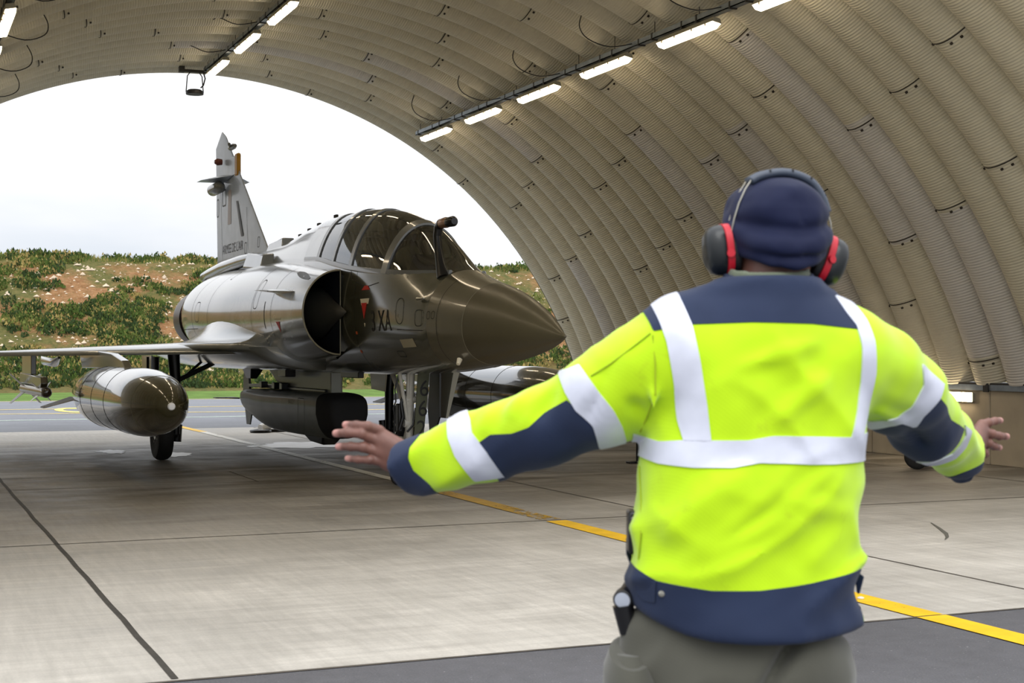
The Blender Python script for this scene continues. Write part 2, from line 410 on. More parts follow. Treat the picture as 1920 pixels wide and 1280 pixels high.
# --- low concrete walls carrying the roof
wallm = mat('wall_concrete', srgb(172, 160, 138), .8, noise=(1.6, .14, 8), bump=(40, .3, .004))
steel = mat('galvanised', srgb(138, 146, 152), .45, metal=.7, noise=(6, .2))
dsteel = mat('dark_steel', srgb(52, 50, 46), .55, metal=.4)
blk = [8.2, 10.9, 13.55, 16.2, 18.85, 21.5, 24.15, 26.8, 29.5]
for side, sg in (('right', 1), ('left', -1)):
    wb = MB()
    for i in range(len(blk) - 1):
        xa = CX + sg * (WALLX - CX); xb = CX + sg * (WALLX - CX + .45)
        wb.box(min(xa, xb), max(xa, xb), blk[i] + .012, blk[i + 1] - .012, 0, 1.02)
        wb.box(min(xa + sg * .02, xb), max(xa + sg * .02, xb), blk[i], blk[i + 1], 0, 1.0)
    tag(wb.build('wall_' + side, wallm, smooth=False, bevel=.012), kind='structure')
    tb = MB()
    xa = CX + sg * (WALLX - CX - .06); xb = CX + sg * (WALLX - CX + .5)
    tb.box(min(xa, xb), max(xa, xb), Y0, Y1, 1.02, 1.10, 0)
    tb.box(min(xa, xb), max(xa, xb), Y0, Y1, 1.10, 1.125, 1)
    for i in range(len(blk)): tb.box(min(xa, xa - sg * .02), max(xa, xa - sg * .02), blk[i] - .05, blk[i] + .05, 1.0, 1.12, 1)
    tag(tb.build('trim_' + ('3' if sg > 0 else '4'), [steel, dsteel], smooth=False), kind='structure')

# --- lights
housing = mat('lamp_housing', srgb(165, 160, 140), .5)
diff = mat('lamp_diffuser', srgb(250, 245, 230), .4, emit=(srgb(255, 232, 196), LAMP))
cable_m = mat('black_cable', srgb(24, 23, 22), .6)
def lamp(x, y, z, ang, label, group, L=1.52):
    r_ = empty('strip_light', (x, y, z), 0, label, 'light', group)
    r_.rotation_euler = (0, ang, 0)
    q = MB(); q.hull([(-.07, -L/2, 0), (.07, -L/2, 0), (-.07, L/2, 0), (.07, L/2, 0), (-.05, -L/2 + .03, .07), (.05, -L/2 + .03, .07), (-.05, L/2 - .03, .07), (.05, L/2 - .03, .07)])
    for yy in (-L * .38, -L * .15, L * .15, L * .38): q.box(-.078, .078, yy - .015, yy + .015, -.03, .01)
    q.build('housing', housing, r_, bevel=.008)
    d = MB(); d.hull([(-.045, -L/2 + .07, -.065), (.045, -L/2 + .07, -.065), (-.045, L/2 - .07, -.065), (.045, L/2 - .07, -.065), (-.068, -L/2 + .01, 0), (.068, -L/2 + .01, 0), (-.068, L/2 - .01, 0), (.068, L/2 - .01, 0)])
    d.build('diffuser', diff, r_, bevel=.008)
    return r_
ys = [26.8 - 2.43 * i for i in range(8)]
ords = ['farthest', 'second from the far end', 'third from the far end', 'fourth from the far end', 'fifth from the far end', 'sixth from the far end', 'seventh from the far end', 'nearest']
for (rx, rz, rn, dy, tl) in ((5.6, 6.78, 'ridge', .4, 0), (9.73, 5.75, 'right-hand', 0, R(12)), (1.36, 5.67, 'left-hand', -.1, R(-12))):
    for i, yv in enumerate(ys):
        lamp(rx, yv + dy, rz, tl, 'glowing strip light, %s in the %s row under the roof' % (ords[i], rn), 'strip lights under the roof')
    tr = empty('cable_tray', (rx, 0, rz + .1), 0, 'grey cable tray carrying the %s row of strip lights' % rn, 'cable tray', 'cable trays under the roof')
    q = MB(); ya, yb = Y0 + .2, ys[0] + 1.05 + dy
    q.box(-.05, .05, ya, yb, 0, .012); q.box(-.05, -.04, ya, yb, 0, .075); q.box(.04, .05, ya, yb, 0, .075)
    q.build('tray', steel, tr, smooth=False)
    q = MB()
    ztop = CZ + math.sqrt((RAD - .02) ** 2 - (rx - CX) ** 2)
    yv = ys[0] + .9 + dy
    while yv > Y0 + .4:
        q = MB(); q.tube([(0, yv, .05), (0, yv, ztop - rz - .05)], .005, 6)
        q.box(-.055, .055, yv - .018, yv + .018, -.015, .085)
        q.build('hanger', dsteel, tr, smooth=False)
        q = MB(); q.box(-.055, .055, yv - .84, yv - .81, -.015, .08); q.build('tray_clip', dsteel, tr, smooth=False)
        yv -= 1.215
    for i in range(8):     # looped supply cables
        yv = ys[i] + dy - .95
        sgx = -1 if rx > 3 else 1
        zc_ = CZ + math.sqrt((RAD - .02) ** 2 - (rx + sgx * .6 - CX) ** 2) - rz - .1
        pts = [(0, yv, .06), (sgx * .35, yv + .1, .0), (sgx * .62, yv + .25, .12), (sgx * .68, yv + .4, zc_ * .6), (sgx * .6, yv + .5, zc_)]
        P = []
        for k in range(len(pts) - 1):
            p0, p1, p2, p3 = [Vector(pts[min(max(k + d, 0), len(pts) - 1)]) for d in (-1, 0, 1, 2)]
            for u in (0, .25, .5, .75):
                P.append(.5 * ((2 * p1) + (p2 - p0) * u + (2 * p0 - 5 * p1 + 4 * p2 - p3) * u * u + (3 * p1 - p0 - 3 * p2 + p3) * u ** 3))
        P.append(Vector(pts[-1])); q = MB(); q.tube(P, .008, 6); q.build('supply_cable', cable_m, tr)
# wall strip light
wl = lamp(WALLX - .06, 17.35, .92, R(90), 'glowing strip light fixed along the low concrete wall, beside the outstretched hand', None, 1.75)
# hanging floodlight at the far opening
fl = empty('floodlight', (5.43, 28.5, 6.5), 0, 'black round floodlight hanging in the far mouth of the shelter', 'light')
q = MB(); q.box(-.25, .27, -.04, .04, .40, .45); q.box(-.30, -.20, -.06, .06, .39, .50); q.build('mounting_bar', dsteel, fl, smooth=False)
q = MB()
for s_ in (-1, 1): q.tube([(s_ * .09, 0, .40), (s_ * .14, 0, .33), (s_ * .165, 0, .02)], .011, 6)
q.tube([(.17, 0, .4), (.2, 0, .3), (.17, .02, .17), (.12, .03, .12)], .014, 6)
q.build('bracket', dsteel, fl)
q = MB(); q.lathe([(.165, -.02), (.17, 0), (.165, .04), (.12, .07), (0.01, .085)], 32); q.build('lamp_head', mat('black_paint', srgb(38, 38, 40), .5), fl)

# ================================================================== BERM
m = bpy.data.materials.new('berm_soil'); m.use_nodes = True
n = m.node_tree.nodes; l = m.node_tree.links; b = n['Principled BSDF']; t = n.new('ShaderNodeTexCoord')
soil = mixc(rng(noise(3.5, 8, .7), .35, .68, 0, 1), srgb(128, 90, 58), srgb(166, 128, 90))
soil = mixc(rng(noise(9, 5, .8), .60, .68, 0, 1), soil, srgb(206, 186, 158))
gr = mixc(rng(noise(5, 8, .7), .3, .7, 0, 1), srgb(70, 80, 42), srgb(122, 112, 68))
patch = rng(noise(.42, 8, .72, None, .3), .44, .57, 0, 1)
sp_ = n.new('ShaderNodeSeparateXYZ'); l.new(t.outputs['Object'], sp_.inputs[0])
c = mixc(patch, soil, gr)
top = rng(sp_.outputs['Z'], 5.15, 5.45, 0, 1)
c = mixc(top, c, gr)
low = rng(sp_.outputs['Z'], 1.6, .9, 0, .8)
c = mixc(low, c, gr)
l.new(c, b.inputs['Base Color']); b.inputs['Roughness'].default_value = .95; b.inputs['Specular IOR Level'].default_value = .1
bp = n.new('ShaderNodeBump'); bp.inputs['Strength'].default_value = 1; bp.inputs['Distance'].default_value = .12; l.new(noise(4, 8, .75), bp.inputs['Height']); l.new(bp.outputs['Normal'], b.inputs['Normal'])
def vnoise(P, seed=0):
    """trilinear value noise, P (...,3)"""
    P = np.asarray(P, float); i = np.floor(P).astype(np.int64); f_ = P - i; f_ = f_ * f_ * (3 - 2 * f_)
    def h(x, y, z):
        q = (x * 374761393 + y * 668265263 + z * 2147483647 + seed * 974634777) & 0xffffffff
        q = ((q ^ (q >> 13)) * 1274126177) & 0xffffffff
        q = q ^ (q >> 16)
        return (q & 0xffff) / 65535.0 * 2 - 1
    out = 0
    for dx in (0, 1):
        for dy in (0, 1):
            for dz in (0, 1):
                wgt = (f_[..., 0] if dx else 1 - f_[..., 0]) * (f_[..., 1] if dy else 1 - f_[..., 1]) * (f_[..., 2] if dz else 1 - f_[..., 2])
                out = out + wgt * h(i[..., 0] + dx, i[..., 1] + dy, i[..., 2] + dz)
    return out
def berm_z(x, y):
    x = np.asarray(x, float); y = np.asarray(y, float)
    base = np.interp(y, [52.8, 54.2, 56, 65.2, 66.4, 68, 75, 110], [.12, .3, .9, 5.15, 5.5, 5.6, 5.6, 5.5])
    P = np.stack([x * .35, y * .35, x * 0], -1); P2 = P * 3.1; P3 = P * 9
    am = np.interp(y, [52.8, 55, 66, 72], [0, 1, .5, .2])
    return base + am * (.22 * vnoise(P, 1) + .14 * vnoise(P2, 2) + .07 * vnoise(P3, 3))
xs = np.arange(-35, 75, .22); ysn = np.concatenate([np.arange(52.8, 67.5, .2), np.arange(68, 112, 6)])
X, Y = np.meshgrid(xs, ysn); Z = berm_z(X, Y)
v = np.stack([X.ravel(), Y.ravel(), Z.ravel()], 1); nx_, ny_ = len(xs), len(ysn)
ii, jj = np.meshgrid(np.arange(nx_ - 1), np.arange(ny_ - 1)); k = (jj * nx_ + ii).ravel()
f = np.stack([k, k + 1, k + nx_ + 1, k + nx_], 1)
tag(mk('embankment', v, f, m), kind='structure')
# verge
gm = mat('verge_grass', srgb(92, 116, 56), .9, noise=(1.2, .22, 8), bump=(14, 1, .06), coords='Object', spec=.1)
MB().add([(-40, 48.4, .0), (90, 48.4, .0), (90, 52.8, .13), (-40, 52.8, .13)], [(0, 1, 2, 3)]).build('grass_verge', gm)
tag(col.objects['grass_verge'], kind='structure')
# scrub: tufts of leaves
def patchy(x, y): return vnoise(np.stack([np.array([x * .35]), np.array([y * .5]), np.array([0.])], -1), 9)[0] + .5 * vnoise(np.stack([np.array([x * 1.1]), np.array([y * 1.4]), np.array([0.])], -1), 10)[0]
rnd = random.Random(11)
cols = [mat('leaf_a', srgb(74, 92, 42), .9, noise=(2, .25), spec=.1), mat('leaf_b', srgb(104, 112, 58), .9, noise=(2, .25), spec=.1), mat('leaf_c', srgb(56, 72, 42), .9, noise=(2, .2), spec=.1), mat('leaf_dry', srgb(156, 138, 84), .9, noise=(2, .2), spec=.1)]
v = []; f = []; mi = []
def tuft(x, y, r_, nb, ci_):
    z = float(berm_z(np.array([x]), np.array([y]))[0]) - .02
    for _ in range(nb):
        a = rnd.random() * 6.283; q_ = r_ * math.sqrt(rnd.random()); hx, hy = x + q_ * math.cos(a), y + q_ * math.sin(a)
        hh = r_ * (1 - (q_ / r_) ** 2 * .7) * rnd.uniform(.5, 1.1)
        hz = z + hh * rnd.random() + .42 * (hy - y); s_ = rnd.uniform(.03, .075); d = rnd.random() * 6.283; tl = rnd.uniform(-.04, .05)
        k0 = len(v)
        v.extend([(hx - s_ * math.cos(d), hy - s_ * math.sin(d), hz), (hx + s_ * math.cos(d), hy + s_ * math.sin(d), hz + tl), (hx + rnd.uniform(-.04, .04), hy + rnd.uniform(-.04, .04), hz + s_ * 2)])
        f.append((k0, k0 + 1, k0 + 2)); mi.append(ci_ if rnd.random() < .8 else rnd.randrange(4))
cnt = 0
while cnt < 2600:
    y = rnd.uniform(53.6, 66.8); x = rnd.uniform(-2, 17) if rnd.random() < .8 else rnd.uniform(17, 34)
    pr = patchy(x, y) + (.5 if y > 66 else 0) + (.45 if y < 57.5 else 0)
    if pr < rnd.uniform(-.15, .45): continue
    r_ = rnd.uniform(.12, .38); tuft(x, y, r_, int(50 * r_ / .3), rnd.choice([0, 0, 1, 2, 2, 3])); cnt += 1
# crest fringe
for _ in range(5200):
    x = rnd.uniform(-3, 34); y = rnd.uniform(65.8, 67.0); z = float(berm_z(np.array([x]), np.array([y]))[0]); h = rnd.uniform(.06, .24); d = rnd.uniform(-.06, .06); k0 = len(v)
    v.extend([(x - .018, y, z), (x + .018, y, z), (x + d, y, z + h)]); f.append((k0, k0 + 1, k0 + 2)); mi.append(rnd.choice([0, 1, 1, 3]))
tag(mk('scrub', v, f, cols, smooth=False, mi=mi), 'green and dry scrub growing in patches over the earth embankment', 'scrub', kind='stuff')
# stones
v = []; f = []
for _ in range(3400):
    y = rnd.uniform(54.5, 65.8); x = rnd.uniform(-2, 34); 
    if patchy(x, y) > .15: continue
    z = float(berm_z(np.array([x]), np.array([y]))[0]); r_ = rnd.choice([.03, .04, .05, .06, .08, .12]) * rnd.uniform(.6, 1.3); k0 = len(v)
    for dx, dy, dz in ((1, 0, 0), (-1, 0, 0), (0, 1, 0), (0, -1, 0), (0, 0, 1), (0, 0, -1)):
        q_ = r_ * rnd.uniform(.6, 1.2); v.append((x + dx * q_, y + dy * q_, z + dz * q_ * .8))
    f += [(k0 + a, k0 + b_, k0 + c_) for a, b_, c_ in ((0, 2, 4), (2, 1, 4), (1, 3, 4), (3, 0, 4), (2, 0, 5), (1, 2, 5), (3, 1, 5), (0, 3, 5))]
tag(mk('stones', v, f, mat('stone', srgb(196, 178, 154), .9, noise=(3, .15)), smooth=False), 'pale stones scattered over the bare earth embankment', 'stones', kind='stuff')
# ================================================================== AIRCRAFT
# local frame: x = across (aircraft's left is +x), y = aft of the nose tip, z up
jet = empty('fighter_jet', (5.79, 12.42, 0), R(2), 'dark olive and grey delta-wing two-seat fighter jet parked under the arched shelter', 'fighter jet')
def paintm(name, ca, cb, cc=None, scale=.55, edge=(.47, .52), rough=.24, coat=1.0, off=0, aft=0):
    m = bpy.data.materials.new(name); m.use_nodes = True; MATS[name] = m
    n = m.node_tree.nodes; l = m.node_tree.links; b = n['Principled BSDF']; t = n.new('ShaderNodeTexCoord')
    mp = n.new('ShaderNodeMapping'); mp.inputs['Location'].default_value = (off, off * 2, 0); l.new(t.outputs['Object'], mp.inputs['Vector'])
    z = n.new('ShaderNodeTexNoise'); z.inputs['Scale'].default_value = scale; z.inputs['Detail'].default_value = 2.5; l.new(mp.outputs['Vector'], z.inputs['Vector'])
    r = n.new('ShaderNodeMapRange'); r.inputs['From Min'].default_value = edge[0]; r.inputs['From Max'].default_value = edge[1]
    sy = n.new('ShaderNodeSeparateXYZ'); l.new(t.outputs['Object'], sy.inputs[0]); ma = n.new('ShaderNodeMath'); ma.operation = 'MULTIPLY_ADD'; ma.inputs[1].default_value = aft; ma.inputs[2].default_value = -aft * 6.0; l.new(sy.outputs['Y'], ma.inputs[0])
    mb = n.new('ShaderNodeMath'); mb.operation = 'ADD'; l.new(ma.outputs[0], mb.inputs[0]); l.new(z.outputs['Fac'], mb.inputs[1]); l.new(mb.outputs[0], r.inputs['Value'])
    x = n.new('ShaderNodeMix'); x.data_type = 'RGBA'; x.inputs[6].default_value = ca; x.inputs[7].default_value = cb; l.new(r.outputs['Result'], x.inputs[0])
    z2 = n.new('ShaderNodeTexNoise'); z2.inputs['Scale'].default_value = 2.2; z2.inputs['Detail'].default_value = 3; z2.inputs['Roughness'].default_value = .5; l.new(t.outputs['Object'], z2.inputs['Vector'])
    r2 = n.new('ShaderNodeMapRange'); r2.inputs['From Min'].default_value = .3; r2.inputs['From Max'].default_value = .7; r2.inputs['To Min'].default_value = .82; r2.inputs['To Max'].default_value = 1.14; l.new(z2.outputs['Fac'], r2.inputs['Value'])
    s = n.new('ShaderNodeVectorMath'); s.operation = 'SCALE'; l.new(x.outputs[2], s.inputs[0]); l.new(r2.outputs['Result'], s.inputs['Scale']); l.new(s.outputs['Vector'], b.inputs['Base Color'])
    b.inputs['Roughness'].default_value = rough; b.inputs['Coat Weight'].default_value = coat; b.inputs['Coat Roughness'].default_value = .11; b.inputs['Specular IOR Level'].default_value = .8
    r3 = n.new('ShaderNodeMapRange'); r3.inputs['To Min'].default_value = rough; r3.inputs['To Max'].default_value = rough + .05; l.new(z2.outputs['Fac'], r3.inputs['Value']); l.new(r3.outputs['Result'], b.inputs['Roughness'])
    return m
olive = srgb(68, 67, 52); slate = srgb(132, 140, 148)
skin_m = paintm('camo_sky_sheen', olive, slate, scale=.42, off=3.1, aft=.035)  # camouflage patches; more slate aft, painting in the sky sheen on the rear
nose_m = paintm('nose_skin', srgb(78, 73, 54), srgb(78, 73, 54), rough=.3)
radome_m = mat('radome_skin', srgb(72, 66, 47), .42, coat=.35, noise=(3, .05), coatr=.25)
fin_m = paintm('fin_skin', srgb(166, 177, 192), srgb(144, 154, 168), scale=.5, rough=.42, coat=.3)
wing_m = paintm('wing_skin', srgb(112, 114, 108), srgb(162, 168, 174), scale=.4, rough=.26, off=1.2)
tank_m = mat('tank_olive', srgb(62, 58, 36), .16, coat=1, noise=(2, .06), coatr=.04)
line_m = mat('panel_line', srgb(36, 35, 32), .7)
duct_m = mat('duct_black', srgb(22, 26, 32), .55)
black_m = mat('black_rubber', srgb(18, 18, 18), .75, noise=(20, .2))
gloss_blk = mat('black_gloss', srgb(16, 16, 18), .3)
frame_m = mat('canopy_frame', srgb(96, 98, 96), .32, coat=.6)
white_leg = mat('white_strut', srgb(205, 203, 194), .45, noise=(8, .12))
metal_m = mat('bare_metal', srgb(175, 172, 160), .28, metal=.9)
red_m = mat('red_marking', srgb(196, 42, 34), .5); cream_m = mat('cream_marking', srgb(226, 216, 190), .5)
stencil = mat('stencil_black', srgb(26, 25, 24), .6); stencil_g = mat('stencil_grey', srgb(118, 122, 130), .6)
wht = mat('white_marking', srgb(246, 246, 246), .5)

S_ = [0, .1, .3, .6, 1.2, 2.0, 2.6, 3.5, 4.5, 5.5, 6.5, 7.5, 9, 10.5, 12, 13.5, 14.2]
WW = [.006, .045, .125, .225, .365, .475, .53, .57, .58, .57, .53, .46, .36, .33, .32, .28, .22]
ZC = [1.70, 1.70, 1.715, 1.74, 1.79, 1.86, 1.91, 1.98, 2.02, 2.05, 2.12, 2.25, 2.45, 2.5, 2.45, 2.4, 2.3]
ZT = [1.706, 1.75, 1.85, 1.985, 2.185, 2.36, 2.55, 3.03, 3.27, 3.35, 3.35, 3.29, 3.15, 3.1, 3.02, 2.85, 2.6]
ZB = [1.694, 1.66, 1.61, 1.55, 1.46, 1.375, 1.335, 1.30, 1.28, 1.28, 1.28, 1.28, 1.28, 1.3, 1.45, 1.75, 1.9]
SILL_S = [2.25, 2.8, 3.6, 4.6, 5.4, 6.2, 7, 8, 14]
SILL_Z = [2.40, 2.42, 2.47, 2.56, 2.66, 2.76, 2.80, 2.85, 2.9]
fw = lambda s: float(ci(s, S_, WW)); fzc = lambda s: float(ci(s, S_, ZC)); fzt = lambda s: float(ci(s, S_, ZT)); fzb = lambda s: float(ci(s, S_, ZB))
def ftop_n(s): return 2.0
def side_t(s, z):
    """half width of the body at height z"""
    h = fzt(s) - fzc(s) if z > fzc(s) else fzc(s) - fzb(s)
    q = min(abs(z - fzc(s)) / h, .9999)
    nn = 2.0 if z > fzc(s) else 2.3
    if z > fzc(s) and 2.3 < s < 7.5:   # slab-sided below the sill, then the canopy arch
        nn = 2.0
    return fw(s) * (1 - q ** nn) ** (1 / nn)
def sill(s):
    z = float(ci(s, SILL_S, SILL_Z)); return min(z, fzt(s) - .004)
def lower(s, n=26):
    zs = sill(s) if s > 2.25 else fzt(s) - .0001
    zc, zb = fzc(s), fzb(s)
    a_top = math.asin(max(min((zs - zc) / (fzt(s) - zc), 1), -1))
    P = []
    for i in range(n + 1):
        a = a_top + (-PI / 2 - a_top) * i / n
        sn = math.sin(a); z = zc + (fzt(s) - zc) * sn if sn > 0 else zc + (zc - zb) * sn * 1.0
        P.append((side_t(s, z) if sn < 1 else 0, s, z))
    P[-1] = (0, s, zb)
    return [(-x, y, z) for x, y, z in P] + [(x, y, z) for x, y, z in P[::-1][1:]]     # from left sill round the belly to right sill
def upper(s, n=24, inset=0, zlow=None):
    zs = sill(s) if zlow is None else zlow; zc = fzc(s); a0_ = math.asin(min((zs - zc) / (fzt(s) - zc), 1))
    P = []
    for i in range(n + 1):
        a = a0_ + (PI - 2 * a0_) * i / n
        P.append((-(fw(s) - inset) * math.cos(a), s, zc + (fzt(s) - inset - zc) * math.sin(a)))
    return P
radome_s = list(np.linspace(0, .1, 4)) + list(np.linspace(.2, 1.5, 16))
def ring(s, n=64): 
    P = []
    for i in range(n):
        a = 2 * PI * i / n; sn = math.sin(a); cs = math.cos(a); z = fzc(s) + ((fzt(s) if sn > 0 else 2 * fzc(s) - fzb(s)) - fzc(s)) * sn
        P.append((side_t(s, z) * (1 if cs > 0 else -1), s, z))
    return P
v, f = loft([ring(s) for s in radome_s], cap1=False); mk('nose_cone', v, f, radome_m, jet)
body_s = [1.5, 1.6, 1.8, 2.0, 2.15, 2.25]
v, f = loft([ring(s) for s in body_s], cap0=False, cap1=False); fus = mk('front_fuselage', v, f, nose_m, jet)
lo_s = list(np.arange(2.25, 14.3, .15))
v, f = loft([lower(s) for s in lo_s], closed=False)
fus2 = mk('fuselage', v, f, skin_m, jet)
# bare nose paint carries on to the windscreen
v, f = loft([upper(s) for s in np.arange(6.78, 14.25, .14)], closed=False); mk('spine', v, f, skin_m, jet)
# windscreen cowl ahead of the glass
# cockpit deck
v = []; f = []
ds = list(np.arange(2.3, 6.9, .2))
for s in ds: v += [(-side_t(s, sill(s)) + .02, s, sill(s) - .08), (side_t(s, sill(s)) - .02, s, sill(s) - .08)]
f = [(2 * i, 2 * i + 1, 2 * i + 3, 2 * i + 2) for i in range(len(ds) - 1)]
mk('cockpit_deck', v, f, mat('cockpit_black', srgb(34, 34, 34), .8), jet, smooth=False)
# glass
gm_ = bpy.data.materials.new('tinted_glass'); gm_.use_nodes = True; nn = gm_.node_tree.nodes; ll = gm_.node_tree.links; nn.clear()
o_ = nn.new('ShaderNodeOutputMaterial'); mx = nn.new('ShaderNodeMixShader'); tr_ = nn.new('ShaderNodeBsdfTransparent'); gl = nn.new('ShaderNodeBsdfGlossy'); fr = nn.new('ShaderNodeFresnel')
tr_.inputs['Color'].default_value = (.78, .77, .68, 1); gl.inputs['Roughness'].default_value = .02; gl.inputs['Color'].default_value = (.95, .95, .95, 1); fr.inputs['IOR'].default_value = 1.95
ll.new(fr.outputs[0], mx.inputs[0]); ll.new(tr_.outputs[0], mx.inputs[1]); ll.new(gl.outputs[0], mx.inputs[2]); ll.new(mx.outputs[0], o_.inputs['Surface'])
def pane(name, s0, s1, label=None, inset=.012):
    st = list(np.linspace(s0, s1, max(6, int((s1 - s0) / .06)))); v, f = loft([upper(s, inset=inset) for s in st], closed=False)
    o = mk(name, v, f, gm_, jet); 
    if label: o['label'] = label
    return o
pane('windscreen', 2.30, 3.50); pane('canopy_glass', 3.56, 4.66); pane('canopy_glass', 4.7, 5.4); pane('canopy_glass', 5.44, 6.1)
# frames: bands following the section
def band(name, s0, s1, m=frame_m, lift=.003, s_low=None, thick=.035):
    secs = []
    for s, d in ((s0, -thick), (s0, lift), (s1, lift), (s1, -thick)):
        secs.append(upper(s, 30, -d, zlow=sill(s) - .03))
    v, f = loft(secs, closed=False); return mk(name, v, f, m, jet, flat_angle=40)
band('windscreen_arch', 3.45, 3.60, lift=.010); band('canopy_frame', 4.63, 4.74); band('canopy_frame', 5.37, 5.46); band('canopy_frame', 6.08, 6.2)
band('canopy_fairing', 6.19, 6.82, skin_m, lift=.004)
# sill rail
for sg in (-1, 1):
    q = MB(); secs = []
    for s in np.arange(2.32, 6.85, .15):
        z = sill(s); x = side_t(s, z); secs.append([(sg * (x + .008), s, z - .045), (sg * (x + .010), s, z - .01), (sg * (x + .002), s, z + .022), (sg * (x - .03), s, z + .022), (sg * (x - .03), s, z - .045)])
    v, f = loft(secs); q.add(v, f); q.build('canopy_rail', frame_m, jet)
# instrument hood + head-up display + seats
q = MB(); q.hull([(-.3, 2.75, 2.40), (.3, 2.75, 2.40), (-.34, 3.3, 2.40), (.34, 3.3, 2.40), (-.16, 2.75, 2.46), (.16, 2.75, 2.46), (-.24, 3.3, 2.66), (.24, 3.3, 2.66)]); q.build('instrument_hood', gloss_blk, jet, bevel=.03)
q = MB(); q.hull([(-.1, 2.98, 2.6), (.1, 2.98, 2.6), (-.1, 3.0, 2.6), (.1, 3.0, 2.6), (-.1, 3.16, 2.82), (.1, 3.16, 2.82), (-.1, 3.18, 2.82), (.1, 3.18, 2.82)]); q.build('head_up_display', mat('display_glass', srgb(150, 170, 160), .05, trans=.9), jet)
def seat(s, z):
    q = MB(); q.hull([(-.2, s, z), (.2, s, z), (-.2, s + .12, z), (.2, s + .12, z), (-.17, s + .18, z + .62), (.17, s + .18, z + .62), (-.17, s + .32, z + .62), (.17, s + .32, z + .62)])
    q.hull([(-.13, s + .12, z + .6), (.13, s + .12, z + .6), (-.13, s + .3, z + .6), (.13, s + .3, z + .6), (-.1, s + .14, z + .74), (.1, s + .14, z + .74), (-.1, s + .28, z + .74), (.1, s + .28, z + .74)])
    q.build('ejection_seat', mat('seat_dark', srgb(44, 42, 38), .7), jet, bevel=.02)
seat(4.15, 2.40); seat(5.45, 2.45)
q = MB(); q.hull([(-.42, 4.75, 2.5), (.42, 4.75, 2.5), (-.42, 4.85, 2.5), (.42, 4.85, 2.5), (-.25, 4.85, 2.96), (.25, 4.85, 2.96), (-.25, 4.95, 2.96), (.25, 4.95, 2.96)]); q.build('rear_instrument_panel', gloss_blk, jet, bevel=.02)

# refuelling probe
q = MB(); px_ = -.25
q.tube([(px_, 2.38, 2.34), (px_, 2.47, 2.50), (px_, 2.53, 2.66), (px_ + .0, 2.56, 2.80), (px_, 2.52, 2.90), (px_ , 2.44, 2.925)], [.075, .052, .046, .044, .05, .055], 20)
q.build('refuelling_probe', gloss_blk, jet)
q = MB(); q.tube([(px_, 2.47, 2.925), (px_, 2.36, 2.927), (px_, 2.31, 2.927), (px_, 2.22, 2.925)], [.05, .055, .058, .05], 20); q.build('probe_tip_sleeve', mat('brass_brown', srgb(150, 112, 84), .35, metal=.6), jet)
q = MB(); q.tube([(px_, 2.24, 2.925), (px_, 2.12, 2.925), (px_, 2.08, 2.925)], [.052, .056, .035], 20); q.build('probe_nozzle', gloss_blk, jet)

# rear body / nacelles
NS = [4.8, 5.5, 6.5, 7.5, 8.5, 9.5, 10.5, 11.2, 12, 13, 14.05]
NC = [.60, .58, .50, .40, .25, .08, 0, 0, 0, 0, 0]
NW = [.475, .51, .60, .72, .90, 1.07, 1.13, 1.10, .93, .72, .50]
NT = [2.545, 2.60, 2.70, 2.78, 2.83, 2.86, 2.88, 2.87, 2.82, 2.70, 2.58]
NB = [1.505, 1.46, 1.40, 1.35, 1.31, 1.28, 1.29, 1.30, 1.40, 1.55, 1.68]
NZ = [2.03, 2.03, 2.03, 2.04, 2.05, 2.07, 2.1, 2.12, 2.15, 2.15, 2.15]
nf = lambda s, A: float(ci(s, NS, A))
def nac(s, sg, n=30, inset=0.0):
    c_, w_, zt, zb, zc = nf(s, NC), nf(s, NW) - inset, nf(s, NT) - inset, nf(s, NB) + inset, nf(s, NZ); P = [(0 if s > 5.6 else sg * c_, s, zt)]
    if s <= 5.6: P = [(sg * max(c_ - .0, 0), s, zt)]
    for i in range(n + 1):
        a = PI / 2 - PI * i / n; P.append((sg * (c_ + w_ * math.cos(a)), s, zc + (zt - zc if math.sin(a) > 0 else zc - zb) * math.sin(a)))
    P.append((sg * (0 if s > 5.6 else c_), s, zb))
    return P
def nac_x(s, z, c_only=False):
    c_, w_, zt, zb, zc = nf(s, NC), nf(s, NW), nf(s, NT), nf(s, NB), nf(s, NZ)
    q = min(abs(z - zc) / (zt - zc if z > zc else zc - zb), 1); return c_ + w_ * math.sqrt(1 - q * q)
